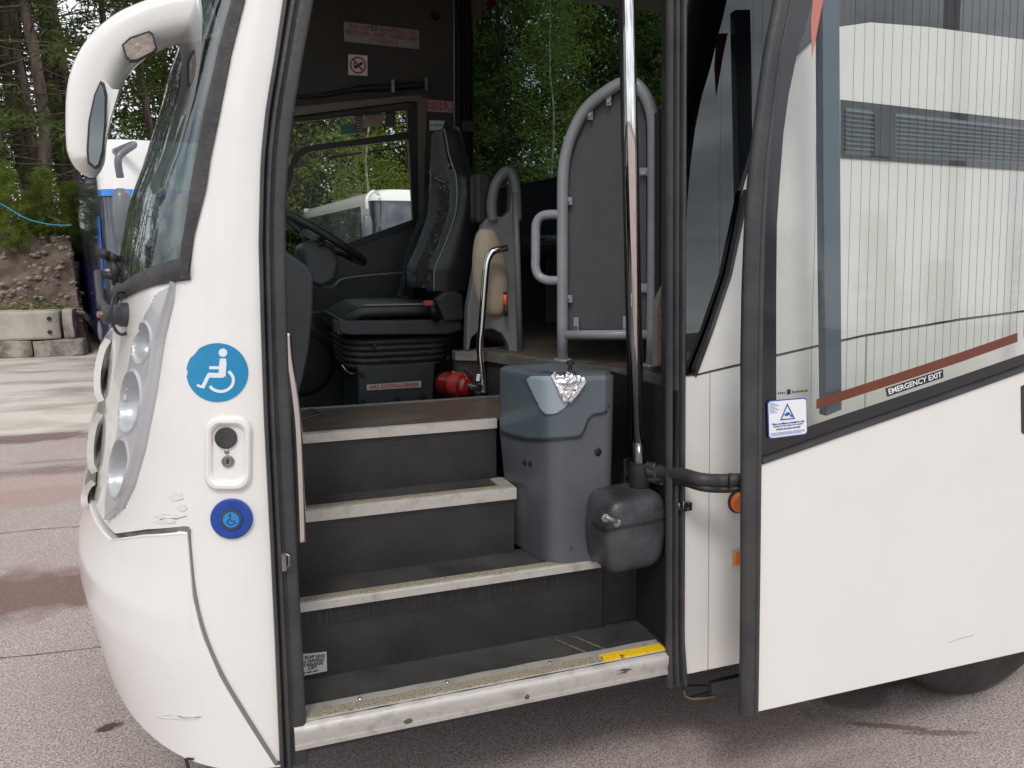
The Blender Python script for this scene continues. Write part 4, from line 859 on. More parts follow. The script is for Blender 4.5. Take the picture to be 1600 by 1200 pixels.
# passenger floor with its diagonal leading edge
PF = [LA, LB, LC, LD, V((1.25, 1.22, Z5)), V((1.25, 2.42, Z5)), V((11.8, 2.42, Z5)), V((11.8, .12, Z5)), V((1.42, .12, Z5))]
pf = prism('saloon_floor', [p - V((0, 0, .02)) for p in PF], (0, 0, .018), WOODF, coach)
pk = [LA, LB, LC, LD, V((1.25, 1.22, Z5))]
for i in range(4):
    a, c_ = pk[i], pk[i+1]; th_ = .045 if i == 0 else .034; q = MB(); n_ = V((-(c_ - a).y, (c_ - a).x, 0)).normalized(); n_ = n_ if n_.dot(CAM - a) > 0 else -n_; n_ = V((n_.x, n_.y, 0))
    q.hexa([a + n_ * .004 + V((0, 0, .004)), c_ + n_ * .004 + V((0, 0, .004)), c_ + n_ * .004 - V((0, 0, th_)), a + n_ * .004 - V((0, 0, th_)), a - n_ * .03 + V((0, 0, .004)), c_ - n_ * .03 + V((0, 0, .004)), c_ - n_ * .03 - V((0, 0, th_)), a - n_ * .03 - V((0, 0, th_))]); q.build('floor_edge_nosing', ALUD, pf)
    prism('floor_riser', [a - n_ * .012 + V((0, 0, -.03)), c_ - n_ * .012 + V((0, 0, -.03)), V((c_.x, c_.y, Z4 - .36)) - n_ * .012, V((a.x, a.y, .45 if i == 0 else Z4 - .36)) - n_ * .012], -n_ * .01, BLKPL, coach)
for k in range(5): # floor plank joints on the passenger floor
    box('floor_joint', (1.3, .35 + .3 * k, Z5 - .001), (4, .354 + .3 * k, Z5), BLACKL, pf)
# right wall of the stair well and backing of the opening
box('stairwell_wall', (1.302, .03, .40), (1.312, .62, Z5 - .005), BLACKL, coach); box('stairwell_wall', (.115, .10, .40), (.13, .97, 1.5), BLKPL, coach)
box('stairwell_pan', (.06, .015, .395), (1.30, .6, .45), BLKPL, coach)
0 and swall('door_frame_inner', [(1.29, 1.34), (1.31, 1.34), (1.31, 3.1), (1.29, 3.1)], .06, BLKPL, .06)
# folded lip flap and grab rail on the left
q4 = [oY(462, 1058, Y2 + .012), oY(511, 1048, Y2 + .012), oY(510, 1018, Y2 + .012), oY(461, 1023, Y2 + .012)]
sg = sign('flap_notice', q4, SIGNW, coach, .0015, .002)
for s_, u0, v0, u1, v1 in (('LIFT FLAP AND', .02, .78, .96, .92), ('PULL HANDLE', .08, .60, .92, .74), ('TO RELEASE', .12, .42, .88, .56), ('LIFT', .42, .26, .68, .38)): text('lettering', s_, q4, u0, v0, u1, v1, BLACKL, sg)
for u0 in (.15, .35, .55): prism('small_print', *qbar(q4, u0, .10, u0 + .16, .15, .003), BLACKL, sg)
gr_ = spline([oY(446, 520, .10), oY(449, 560, .10), oY(457, 610, .10), oY(463, 660, .10), oY(466, 720, .10), oY(469, 800, .10), oY(470, 846, .10)], 6)
tube('grab_rail', gr_, .0145, CHROME, coach, 14)
# dashboard side moulding by the door
dm = prism('dash_side_moulding', [oY(x, y, .56) for x, y in [(425, 370), (447, 392), (466, 404), (484, 418), (490, 432), (489, 490), (483, 545), (474, 590), (463, 628), (452, 660), (425, 660)]], (0, .42, 0), DKPL, coach, .012)
# ------------------------------------------------------------------ outside body panels behind the doorway
GL = [(1087,585),(1112,515),(1140,432),(1158,345),(1166,298),(1190,215),(1222,130),(1252,85),(1280,58),(1310,42),(1360,35),(1450,42),(1600,62),(1750,88)]
glz = P2(GL)
xe = 11.9
wing = glz + [(xe, glz[-1][1] - .5), (xe, 1.22)]
seamP = P2([(1087,587),(1112,581),(1165,569),(1215,556),(1280,541),(1352,525),(1430,512),(1500,500),(1600,487),(1750,470)])
low_top = seamP
swall('wing_panel', glz + [(9, glz[-1][1]), (xe, glz[-1][1])] + [(xe, seamP[-1][1] + .006)] + [(x, z + .006) for x, z in seamP[::-1]], .02, WHITE)
def lower(name, xa, xb, m=WHITE, zb=.40):
    top = [(xa, interp(xa, [p[0] for p in seamP], [p[1] for p in seamP]) - .003)] + [(x, z - .003) for x, z in seamP if xa < x < xb] + [(xb, interp(xb, [p[0] for p in seamP], [p[1] for p in seamP]) - .003)]
    return swall(name, [(xa, zb), (xb, zb)] + top[::-1], .02, m)
xs_ = P2([(1108, 800)])[0][0]; x3 = P2([(1353, 580)])[0][0]
lower('door_edge_panel', 1.348, xs_ - .002); 
# locker panel with the front wheel arch cut from it
WX = 2.75
arch = [(WX + .62 * math.cos(a), .50 + .60 * math.sin(a)) for a in np.linspace(math.pi + .18, -.18, 24)]
lx0 = xs_ + .002
seam_at = lambda x: interp(x, [p[0] for p in seamP], [p[1] for p in seamP]) - .003
za_ = lambda x: .50 + .60 * math.sqrt(max(0, 1 - ((x - WX) / .62) ** 2))
swall('locker_panel', [(lx0, .40), (arch[0][0], .40)] + [a for a in arch if a[0] < x3 - .003] + [(x3 - .003, za_(x3 - .003))] + [(x3 - .003, seam_at(x3))] + [(x, z - .003) for x, z in seamP[::-1] if lx0 < x < x3] + [(lx0, seam_at(lx0))], .02, WHITE)
swall('arch_panel', [(x3 + .003, za_(x3 + .003))] + [a for a in arch if a[0] > x3 + .003] + [(arch[-1][0], .40), (3.6, .40), (3.6, seam_at(3.6))] + [(x, z - .003) for x, z in seamP[::-1] if x3 + .003 < x < 3.6] + [(x3 + .003, seam_at(x3))], .02, WHITE)
for k in range(5): swall('locker_panel', [(3.61 + k * 1.66, .40), (5.26 + k * 1.66, .40), (5.26 + k * 1.66, seam_at(9)), (3.61 + k * 1.66, seam_at(9))], .02, WHITE)
swall('side_backing', [(1.36, 1.0), (xe, 1.0), (xe, 1.6), (2.4, 1.6), (1.36, 1.25)], .01, BLACKL, .024)
swall('skirt_backing', [(1.36, .42), (1.98, .42), (1.98, 1.1), (1.36, 1.1)], .01, BLACKL, .024)
ZG = glz[-1][1]
gw = swall('side_window', [(1.345, 1.25), (xe, 1.25), (xe, 3.1), (1.345, 3.1)], .006, GLASSD, .022)
swall('window_edge_trim', P2([(1086, 590), (1090, 580), (1114, 515), (1142, 430), (1160, 345), (1169, 296)]) + P2([(1165, 296), (1155, 345), (1137, 430), (1108, 515), (1084, 576)]), .02, FRIT, -.006)
swall('cant_panel', [(1.345, 3.1), (xe, 3.1), (xe, 3.35), (.3, 3.35), (.3, 3.1)], .02, WHITE)
for x, wd in ((1.60, .07),): swall('window_post', [(x, 1.35), (x + wd, 1.35), (x + wd, 3.1), (x, 3.1)], .05, BLACKL, .035)
for k in range(5): swall('window_post', [(3.0 + k * 1.8, 1.5), (3.1 + k * 1.8, 1.5), (3.1 + k * 1.8, 3.1), (3.0 + k * 1.8, 3.1)], .05, BLACKL, .035)
# dark louvred panel in the white wing
LV = P2([(1313, 247), (1313, 156), (1600, 188), (1760, 206), (1760, 279), (1600, 267)])
lv = swall('louvre_panel', LV, .004, FRIT, -.004)
LV2 = P2([(1319, 241), (1319, 168), (1600, 199), (1750, 214), (1750, 268), (1600, 257)])
LVM = mat('louvre_grey', (.10, .125, .14), .35, coat=.3)
swall('louvre_field', LV2, .002, LVM, -.006, lv)
n_ = 9
for k in range(n_):
    f = .12 + .8 * k / (n_ - 1); a0, a1 = V((*LV2[0], 0)).lerp(V((*LV2[1], 0)), f), V((*LV2[4], 0)).lerp(V((*LV2[3], 0)), f); m0 = V((*LV2[5], 0)).lerp(V((*LV2[2], 0)), f)
    q = MB()
    for p, r in ((a0, m0), (m0, a1)):
        q.hexa([V((p.x, Sy(p.y) - .006, p.y)), V((r.x, Sy(r.y) - .006, r.y)), V((r.x, Sy(r.y) - .006, r.y + .006)), V((p.x, Sy(p.y) - .006, p.y + .006)), V((p.x, Sy(p.y) - .013, p.y - .003)), V((r.x, Sy(r.y) - .013, r.y - .003)), V((r.x, Sy(r.y) - .013, r.y)), V((p.x, Sy(p.y) - .013, p.y))])
    q.build('louvre', mat('louvre_blade', (.13, .16, .18), .4) if k == 0 else MATS['louvre_blade'], lv)
swall('bar_ghost_patch', P2([(1361, 244), (1361, 172), (1394, 176), (1394, 247)]), .002, FRIT, -.016, lv)  # dark patch imitating the ghost reflection of a second door bar, no solid part
b_ = oS(1152, 783); k = lathe('side_marker_lamp', oS(1153, 783), (0, -1, 0), [(0, .034), (.014, .034), (.024, .030), (.030, .018), (.032, .001)], AMBER, coach, 28); lathe('lamp_base', oS(1153, 783), (0, -1, 0), [(-.001, .039), (.006, .039)], RUBBER, k, 28)
c_ = oS(1154, 870); box('side_reflector', (c_.x - .022, c_.y - .012, c_.z - .024), (c_.x + .04, c_.y, c_.z + .024), mat('amber_reflector', (.9, .26, .02), .25, coat=1), coach, .003)
c_ = oS(1147, 870); box('reflector_backing', (c_.x - .012, c_.y - .006, c_.z - .028), (c_.x + .055, c_.y + .002, c_.z + .028), SIGNW, coach)
# front wheel, arch liner, mud flap, underside
whl = lathe('wheel', V((WX, .345, .49)), (0, -1, 0), [(0, .3), (0, .47), (.03, .49), (.24, .49), (.275, .475), (.30, .44), (.31, .37), (.305, .30)], TYRE, coach, 64)
for p in whl.data.polygons: p.use_smooth = len(p.vertices) < 5
lathe('rim', V((WX, .085, .49)), (0, -1, 0), [(-.02, .29), (.03, .30), (.035, .285), (-.03, .24), (-.03, .14), (.05, .12), (.06, .03)], RIM, whl, 40)
lathe('wheel', V((WX, 2.4, .49)), (0, -1, 0), [(0, .3), (0, .47), (.28, .49), (.30, .3)], TYRE, coach, 40)
for xr2 in (8.6,): 
    for yy in (.38, 2.4): lathe('wheel', V((xr2, yy, .49)), (0, -1, 0), [(0, .3), (0, .47), (.28, .49), (.30, .3)], TYRE, coach, 40)
prism('mud_flap', [oS(1068, 1072, .12), oS(1160, 1072, .12), oS(1160, 1062, .12), oS(1128, 1078, .12), oS(1108, 1092, .12), oS(1072, 1090, .12)], (0, .01, 0), BLKPL, coach)
prism('skirt_lip', [oS(1112, 1068, .03), oS(1162, 1056, .03), oS(1162, 1078, .03), oS(1135, 1083, .03), oS(1112, 1086, .03)], (0, .02, 0), BLKPL, coach)
ribbon('flap_edge', [(1068, 1078), (1071, 1088), (1080, 1092), (1100, 1091), (1118, 1088)], 3, mat('rust', (.22, .13, .07), .9, bump=.4), coach, 0, .004, fn=lambda x, y, o: oS(x, y, .11))
grid('arch_liner', 24, 2, lambda u, v: V((WX + .66 * math.cos(math.pi * (1 - u)), .05 + .6 * v, .46 + .62 * math.sin(math.pi * u))), BLKPL, coach)
box('underframe', (.3, .62, .36), (2.0, 2.35, .46), BLKPL, coach); box('underframe', (3.3, .2, .36), (7.9, 2.35, .46), BLKPL, coach); box('underframe', (9.3, .2, .36), (11.8, 2.35, .46), BLKPL, coach)
# offside and rear walls
box('rear_panel', (11.88, .1, .4), (11.92, 2.5, 3.34), WHITE, coach)
box('offside_skirt', (.1, 2.47, .4), (11.88, 2.5, 1.35), WHITE, coach)
# ------------------------------------------------------------------ cab interior : offside wall with the driver window
YW = 2.42
def wp(name, P, m, y=YW, th=.05, parent=coach, bevel=0): return prism(name, [oY(a, b_, y) for a, b_ in P], (0, th, 0), m, parent, bevel)
wp('upper_cab_lining', [(330, -260), (722, -330), (722, 165), (652, 163), (640, 166), (456, 190), (330, 208)], BROWNP)
wp('window_post_lining', [(649, 163), (722, 165), (724, 345), (651, 345)], BROWNP)
wp('door_card', [(330, 445), (460, 412), (544, 384), (652, 346), (724, 345), (770, 345), (790, 720), (330, 760)], DKPL)
# moulded armrest and ledges on the door card
prism('armrest', [oY(x, y, 2.25) for x, y in [(490, 445), (520, 448), (527, 440), (535, 435), (560, 431), (650, 424), (650, 476), (540, 492), (490, 500)]], (0, .17, 0), BLKPL, coach, .015)
tube('armrest_edge', [oY(x, y, 2.24) for x, y in [(524, 446), (529, 439), (537, 435), (560, 431.5), (600, 428), (640, 424.5)]], .004, PIPING, coach, 6)
wf = wp('driver_window_frame', [(448, 196), (456, 186), (640, 162), (652, 162), (656, 348), (651, 352), (544, 389), (460, 418), (440, 426), (440, 415), (460, 408), (544, 379), (645, 343), (636, 172), (456, 192)], BLACKL, YW - .012, .03)
wp('frame_bar', [(446, 292), (450, 262), (462, 238), (474, 229), (500, 225), (640, 206), (642, 217), (505, 234), (481, 238), (469, 246), (460, 262), (452, 296)], BLACKL, YW - .02, .03, wf)
wp('frame_bar', [(452, 296), (460, 270), (470, 252), (470, 256), (462, 274), (455, 300)], BROWNL, YW - .022, .01, wf)
wp('sliding_track', [(513, 245), (566, 237), (566, 240), (513, 248)], BLKPL, YW - .02, .01, wf); wp('sliding_track', [(575, 236), (633, 228), (633, 231), (575, 239)], BLKPL, YW - .02, .01, wf)
wp('driver_window', [(380, 205), (456, 188), (640, 166), (650, 345), (544, 384), (460, 414), (380, 435)], GLASSC, YW + .02, .006)
wp('window_header_trim', [(452, 168), (560, 157), (640, 149), (660, 149), (662, 160), (640, 158), (560, 168), (452, 182)], BROWNL, YW - .03, .03)
wp('roller_blind', [(455, 186), (640, 160), (640, 170), (560, 176), (455, 192)], BROWNP, YW - .02, .01)
wp('window_post_trim', [(652, 152), (668, 153), (664, 240), (662, 350), (655, 350)], BROWNL, YW - .02, .02)
for nm, P, m in [('green_window_sticker', [(532, 195), (556, 193), (556, 208), (533, 210)], mat('green_sticker', (.02, .16, .12), .5)), ('window_permit', [(555, 179), (568, 178), (568, 208), (555, 210)], mat('permit_pink', (.34, .24, .23), .6, var=.2, vscale=60)),
                 ('window_permit', [(570, 176), (597, 173), (597, 196), (570, 199)], mat('permit_cream', (.35, .32, .25), .6, var=.15, vscale=60)), ('window_permit', [(602, 176), (618, 174), (618, 197), (602, 199)], mat('permit_dark', (.06, .065, .07), .6))]:
    s_ = wp(nm, P, m, YW + .012, .002)
    if m.name.startswith('permit_c'):
        q_ = [oY(*P[i], YW + .012) for i in (3, 2, 1, 0)]
        for r_ in range(5): prism('small_print', *qbar(q_, .08, .2 + .13 * r_, .9 - .1 * (r_ % 2), .23 + .13 * r_, .003), REDPINK, s_)
    if m.name.startswith('permit_p'):
        q_ = [oY(*P[i], YW + .012) for i in (3, 2, 1, 0)]
        for r_ in range(6): prism('small_print', *qbar(q_, .05, .1 + .14 * r_, .95, .14 + .14 * r_, .003), BLACKL, s_)
tube('wall_conduit', spline([oY(440, 152, YW - .03), oY(500, 149, YW - .03), oY(560, 139, YW - .03), (oY(612, 136, YW - .03)), oY(668, 132, YW - .03)], 8), [.008]*8 + [.012]*8 + [.017]*8 + [.018]*9, BLACKL, coach, 10)
for px_, py_ in ((615, 134), (667, 131)): q = MB(); c_ = oY(px_, py_, YW - .05); q.box((c_.x - .012, YW - .055, c_.z - .035), (c_.x + .004, YW - .005, c_.z + .03)); q.build('conduit_clip', ALUD, coach)
lathe('coat_hook', oY(680, 25, YW), (0, -1, 0), [(0, .025), (.01, .022), (.04, .01), (.05, .014)], BLACKL, coach, 14)
# signs on the lining
yq = YW - .004
qs = lambda P: [oY(x, y, yq) for x, y in P]
q4 = qs([(538, 65), (655, 77), (655, 47.5), (537, 34)]); s_ = sign('capacity_sign', q4, PLATEG, coach)
for t_, u0, v0, u1, v1, m in (('SEAT CAP', .06, .70, .335, .92, REDL), ('53', .345, .70, .43, .94, BLACKL), ('/ STANDING 0 OR', .455, .70, .93, .92, REDL), ('SEAT CAP51  AND 1 WHEELCHAIR', .02, .40, .98, .62, REDL), ('/ STANDING 0', .32, .10, .70, .32, REDL)): text('lettering', t_, q4, u0, v0, u1, v1, m, s_)
q4 = qs([(544, 117), (574, 119), (574, 87), (544, 85)]); s_ = sign('no_smoking_sign', q4, SIGNC, coach)
qpoly('red_ring', q4, [(.5 + x, .5 + y) for x, y in ringpts(0, 0, .34, .42)], REDL, s_)
qpoly('cigarette', q4, [(.26, .42), (.38, .30), (.78, .58), (.70, .68)], BLACKL, s_, .004); qpoly('smoke', q4, [(.24, .48), (.33, .50), (.36, .62), (.30, .62)], BLACKL, s_, .004)
qpoly('red_bar', q4, [(.20, .76), (.26, .82), (.80, .26), (.74, .20)], REDL, s_, .0055)
q4 = qs([(667, 174.5), (708, 177), (708, 158.5), (667, 155)]); s_ = sign('height_sign', q4, REDPINK, coach)
for P in ([(.02, .06), (.98, .06), (.98, .12), (.02, .12)], [(.02, .88), (.98, .88), (.98, .94), (.02, .94)]): qpoly('sign_border', q4, P, SIGNW, s_, .0035)
qpoly('sign_panel', q4, [(.03, .14), (.97, .14), (.97, .86), (.03, .86)], mat('faded_sign_pink', (.55, .33, .31), .5), s_, .0034)
for t_, u0, v0, u1, v1 in (('VEHICLE', .06, .54, .36, .80), ('HEIGHT', .06, .20, .36, .46), ('12', .39, .2, .57, .84), ('ft', .585, .2, .64, .48), ('9', .655, .2, .76, .84), ('ins', .80, .2, .94, .42)): text('lettering', t_, q4, u0, v0, u1, v1, REDL, s_, .005)
q4 = qs([(671, 204), (690, 203), (695, 189), (671, 188)]); s_ = sign('small_notice', q4, SIGNC, coach); text('lettering', 'NO SMOKING', q4, .08, .42, .9, .62, BLACKL, s_, .004)
# curtain and the edge of the driver's screen
def cur(u, v):
    y = -260 + (285 + 260) * v; x0 = 712 + 0 * v; x1 = 737 + 9 * math.sin(v * 7) * 0 + (4 if v > .55 else 0); p = oY(x0 + (x1 - x0) * u, y, 2.36); return p + V((0, .022 * math.sin(u * 26 + .6 * math.sin(v * 3)), 0))
grid('curtain', 60, 12, cur, CURTAIN, coach, solid=.004)
tube('screen_edge', [oY(709, -60, 2.2), oY(710, 198, 2.2)], .0035, PIPING, coach, 6)
wp('curtain_tie', [(722, 188), (744, 190), (744, 206), (722, 204)], BROWNP, 2.32, .01)
# saloon windows on the offside : teal glass with a sweeping lower edge
wp('saloon_side_lining', [(716, 320), (760, 300), (804, 290), (874, 276), (950, 250), (1000, 222), (1043, 182), (1130, 150), (1400, 160), (1900, 170), (1900, 620), (1043, 620), (716, 640)], mat('saloon_lining_dark', (.028, .030, .036), .6, bump=.2, bscale=200))
tube('window_sill_edge', spline([oY(x, y, YW - .005) for x, y in [(745, 302), (804, 290), (874, 276), (950, 250), (1000, 222), (1043, 182)]], 6), .006, DKPL, coach, 6)
sx0 = oY(730, 200, YW).x
prism('saloon_window', [V((sx0, YW + .02, 1.9)), V((sx0 + 1.55, YW + .02, 1.9)), V((sx0 + 1.55, YW + .02, 3.3)), V((sx0, YW + .02, 3.3))], (0, .006, 0), GLASST, coach)
for k in range(6): x = sx0 + 1.60 + 1.72 * k; prism('saloon_window', [V((x, YW + .02, 1.9)), V((min(x + 1.67, 11.8), YW + .02, 1.9)), V((min(x + 1.67, 11.8), YW + .02, 3.3)), V((x, YW + .02, 3.3))], (0, .006, 0), GLASST, coach); box('window_post', (x - .05, YW - .02, 1.9), (x, YW + .05, 3.3), BLACKL, coach)
box('offside_cant_panel', (.0, 2.44, 3.24), (11.9, 2.49, 3.35), WHITE, coach)
box('ceiling_lining', (.25, .2, 3.27), (11.85, 2.42, 3.29), CEIL, coach)
prism('luggage_rack', [V((2.0, 2.42, 3.15)), V((2.0, 1.95, 3.12)), V((2.0, 1.92, 3.18)), V((2.0, 2.0, 3.26)), V((2.0, 2.42, 3.26))], (9.8, 0, 0), CEIL, coach, .01)
prism('luggage_rack', [V((1.9, .16, 3.0)), V((1.9, .62, 2.94)), V((1.9, .66, 3.0)), V((1.9, .6, 3.2)), V((1.9, .16, 3.2))], (9.9, 0, 0), CEIL, coach, .01)
box('saloon_bulkhead', (11.8, .2, 1.3), (11.85, 2.42, 3.26), BROWNP, coach)
q4 = [oY(762, 19, YW - .01), oY(775, 6, YW - .01), oY(776, -24, YW - .01), oY(758, -24, YW - .01)]; s_ = sign('hammer_notice', q4, REDP, coach); qpoly('notice_ring', q4, ringpts(.6, .55, .12, .18, n=16), SIGNC, s_)
q4 = [oY(735, 38, YW - .01), oY(752, 28, YW - .01), oY(758, -40, YW - .01), oY(740, -40, YW - .01)]; sign('window_notice', q4, BROWNL, coach)
tube('microphone_cable', spline([oY(x, y, 2.0) for x, y in [(770, -60), (775, 10), (781, 100), (785, 180), (784, 230), (776, 262), (768, 282)]], 8), .0045, BLACKL, coach, 6)
# dashboard and steering wheel
for k in range(7):
    ya = .72 + .235 * k; nx_ = lambda z: max(shell(s_, z).x for s_ in [0]) 
    fx = lambda z: float(np.interp(ya + .12 * (k > 3), *(lambda P: (P[:, 1], P[:, 0]))(plan(z)[0]))) + .06
    prism('dashboard', [V((fx(1.0), ya, 1.0)), V((.12, ya, .85)), V((.16, ya, 1.25)), V((.03, ya, 1.55)), V((fx(1.55) + .05, ya, 1.58)), V((fx(1.5) , ya, 1.5))], (0, .234, 0), DKPL, coach)
q = MB(); q.lathe((-.10, 1.1, 1.55), (0, 0, 1), [(0, .02)], 6) if 0 else None
prism('instrument_binnacle', [V((-.22, 1.5, 1.5)), V((.10, 1.5, 1.5)), V((.16, 1.5, 1.62)), V((.10, 1.5, 1.76)), V((-.10, 1.5, 1.80)), V((-.22, 1.5, 1.7))], (0, .62, 0), BLKPL, coach, .03)
bin_ = oY(486, 372, 1.78)
swc = oY(500, 369, 1.77); nrm = V((.52, 0, .85)).normalized(); ax1 = V((.88, 0, .47)).normalized(); ax1 = V((nrm.z, 0, -nrm.x)); ay = V((0, 1, 0))
sw = empty('steering_wheel', swc, 'thick rimmed black steering wheel ahead of the driver seat', 'steering wheel')
tube('rim', [swc + (ax1 * math.cos(a) + ay * math.sin(a)) * .225 for a in np.linspace(0, 2 * math.pi, 49)], .0185, BLKPL, sw, 12)
lathe('hub', swc - nrm * .06, nrm, [(0, .05), (.02, .085), (.05, .08), (.06, .05)], DKPL, sw, 20)
for g in (0.5, 2.6, 4.7): d_ = ax1 * math.cos(g) + ay * math.sin(g); tube('spoke', [swc - nrm * .035 + d_ * .05, swc + d_ * .21], .014, BLKPL, sw, 8)
tube('steering_column', [swc - nrm * .05, swc - nrm * .45], [.055, .07], BLKPL, coach, 16)
tube('indicator_stalk', [swc - nrm * .09, swc - nrm * .06 + V((.02, -.2, .02))], .009, BLKPL, coach, 8)
prism('column_shroud', [oY(x, y, 1.62) for x, y in [(470, 385), (490, 372), (520, 385), (532, 410), (524, 440), (500, 450), (480, 440)]], (0, .3, 0), DKPL, coach, .02)
# side console with speaker, cover plate and switches
prism('footwell_panel', [oY(x, y, 2.2) for x, y in [(440, 500), (500, 485), (560, 480), (700, 470), (720, 700), (440, 700)]], (0, .2, 0), DKPL, coach)
cpl = prism('cover_plate', [oY(x, y, 2.19) for x, y in [(497, 525), (560, 521), (560, 577), (503, 582)]], (0, .012, 0), BLKPL, coach, .004)
for p in ((502, 530), (508, 577)): lathe('screw_head', oY(*p, 2.185), (0, -1, 0), [(0, .012), (.004, .009)], STEEL, cpl, 10)
sk = lathe('speaker', oY(470, 567, 2.19), (0, -1, 0), [(0, .175), (.015, .17), (.02, .155), (.012, .15)], BLACKL, coach, 40)
for k in range(3): c_ = oY(490 + 5 * k, 499 + 3 * k, 2.17); box('rocker_switch', (c_.x, c_.y, c_.z - .02), (c_.x + .025, c_.y + .02, c_.z + .02), BLACKL, coach)
tube('console_edge', [oY(x, y, 2.195) for x, y in [(487, 492), (520, 484), (560, 479)]], .004, DKPL, coach, 6)
# stainless rail rising from the gangway floor
tube('gangway_rail', [p for p in spline([oY(755, 616, 1.02), oY(753, 580, 1.02), oY(750, 545, 1.02), oY(753, 500, 1.02), oY(757, 450, 1.02), oY(760, 415, 1.02), oY(764, 401, 1.02), oY(772, 392, 1.02), oY(792, 388, 1.02)], 6)], .0145, STEEL if 0 else CHROME, coach, 14)
# ------------------------------------------------------------------ door pole, its gear and arm
YP = .16
ptop, pbot = oY(980.5, -30, YP), oY(997, 690, YP); ptop = pbot + (ptop - pbot) * 1.5
dp = tube('door_pole', [ptop, pbot], .0205, CHROME, coach, 24)
tube('pole_foot', [oY(997, 690, YP), oY(1001, 765, YP)], .0225, STEEL if 0 else mat('dark_chrome', (.12, .115, .11), .2, 1), dp, 20)
lathe('pole_collar', oY(1000, 758, YP), (0, 0, 1), [(0, .036), (.05, .038), (.075, .036), (.078, .028)], BLACKL, dp, 24); lathe('pole_clamp', oY(1000, 741, YP), (0, 0, 1), [(0, .034), (.006, .034)], ALUD, dp, 24)
tube('inner_pole', [oY(970, -120, .27), oY(990, 740, .27)], .014, BLACKL, coach, 12)
pb = box('pole_bracket', tuple(oY(975, 760, .22)), tuple(oY(1018, 712, .235)), BLACKL, coach, .003)
for p in ((982, 718), (982, 742), (1008, 716), (1006, 760)): lathe('bracket_bolt', oY(*p, .218), (0, -1, 0), [(0, .011), (.010, .010), (.010, .006)], STEEL, pb, 6)
for k, (p, r) in enumerate((((1012, 728), .014), ((1016, 738), .018), ((1013, 748), .012), ((1024, 752), .012), ((1020, 730), .012), ((1028, 742), .016))): lathe('linkage_joint', oY(*p, .13), (.4, -1, .1), [(0, r), (.03, r), (.035, r * .6)], (STEEL if k % 2 else BLKPL), pb, 12)
arm = spline([oY(1012, 736, .13), oY(1035, 737, .09), oY(1065, 741, .0), oY(1095, 749, -.08), oY(1125, 751, -.10), oY(1150, 750, -.125), oY(1185, 749, -.14)], 8)
da = tube('door_arm', arm, .0205, RUBBER, coach, 18)
tube('arm_hose', [p + V((.0, -.012, -.024)) for p in arm[4:-2]], .011, BLACKL, da, 8)
for p in (oY(1141, 751, -.15), oY(1044, 738, .06)): lathe('cable_tie', p, (1, -.5, 0), [(-.004, .0225), (.004, .0225)], BLACKL, da, 20)
tube('grey_elbow', spline([oY(1050, 667, .2), oY(1042, 668, .2), oY(1034, 676, .2), oY(1032, 690, .2), oY(1032, 700, .2)], 5), .0185, TUBEG, coach, 16)
cg = MB(); a_, b2 = oY(1033, 698, .2), oY(1035, 728, .2)
pts = [a_.lerp(b2, k / 40) for k in range(41)]; cg.tube(pts, [.0125 + .0035 * (k % 2) for k in range(41)], 14); cg.build('corrugated_hose', BLACKL, coach)
# moulded gear cover by the pillar
def tank(u, v):
    a = 2 * math.pi * u; ph = math.pi * (v - .5); e1, e2 = .42, .38; c = lambda t, e: math.copysign(abs(math.cos(t)) ** e, math.cos(t)); s = lambda t, e: math.copysign(abs(math.sin(t)) ** e, math.sin(t))
    x = c(ph, e2) * c(a, e1); y = c(ph, e2) * s(a, e1); z = s(ph, e2); taper = 1 - .10 * max(0, -z) - .06 * max(0, z)
    return V((1.197 + .113 * x * taper, .15 + .105 * y * taper, .868 + .125 * z + .006 * x))
TANKM = mat('scuffed_cover_plastic', (.060, .066, .074), .42, bump=.3, bscale=40, col2=(.028, .029, .032), vscale=4.5, detail=8, ramp=(.38, .58))
tk = grid('gear_cover', 64, 40, tank, TANKM, coach, solid=0)
tube('cover_seam', [V((1.197 + .1145 * math.copysign(abs(math.cos(a)) ** .42, math.cos(a)), .15 + .1065 * math.copysign(abs(math.sin(a)) ** .42, math.sin(a)), .912 + .02 * math.cos(a))) for a in np.linspace(math.pi * 1.0, 2 * math.pi, 40)], .003, BLACKL, tk, 6)
for p in ((946, 809), (964, 817)): lathe('cover_catch', oY(*p, .047), (-.2, -1, 0), [(-.01, .013), (.006, .013), (.008, .008)], STEEL, tk, 14)
tube('catch_bar', [oY(946, 808, .036), oY(964, 815, .036)], .007, ALUD, tk, 8)

# ================================================================== OUR COACH : the door, swung out and standing parallel to the side
DO = -.225
def oD(x, y, o=0): return oS(x, y, DO + o)
def dpl(name, pts, th, m, off=0, parent=None, bevel=0): return prism(name, [oD(x, y, off) for x, y in pts], (0, th, 0), m, parent, bevel)
def D3(x, z, off=0): return V((x, Sy(z) + DO + off, z))
door = empty('door_tmp', (0, 0, 0), 'x y z w', 'x') if 0 else None
XR = 2.665
edge_l = [(1183,1113),(1186,900),(1188,715),(1189,600),(1191,450),(1194,350),(1199,260),(1210,165),(1222,80),(1240,0)]
el = [oD(x, y) for x, y in edge_l]; el.append(D3(el[-1].x + .10, 2.95))
eo = [oD(x, y) for x, y in [(1158,1113),(1160,900),(1160,700),(1160,560),(1162,450),(1166,350),(1172,270),(1184,170),(1196,80),(1212,0)]]; eo.append(D3(eo[-1].x + .10, 2.95))
fl_top = [(1190,722),(1250,701),(1320,676),(1400,648),(1500,613),(1600,577),(1650,560)]       # lower edge of the glazing
ft = [oD(x, y) for x, y in fl_top]; ft = [p for p in ft if p.x < XR] + [D3(XR, ft[-1].z)]
zlow = oD(1190, 1110).z
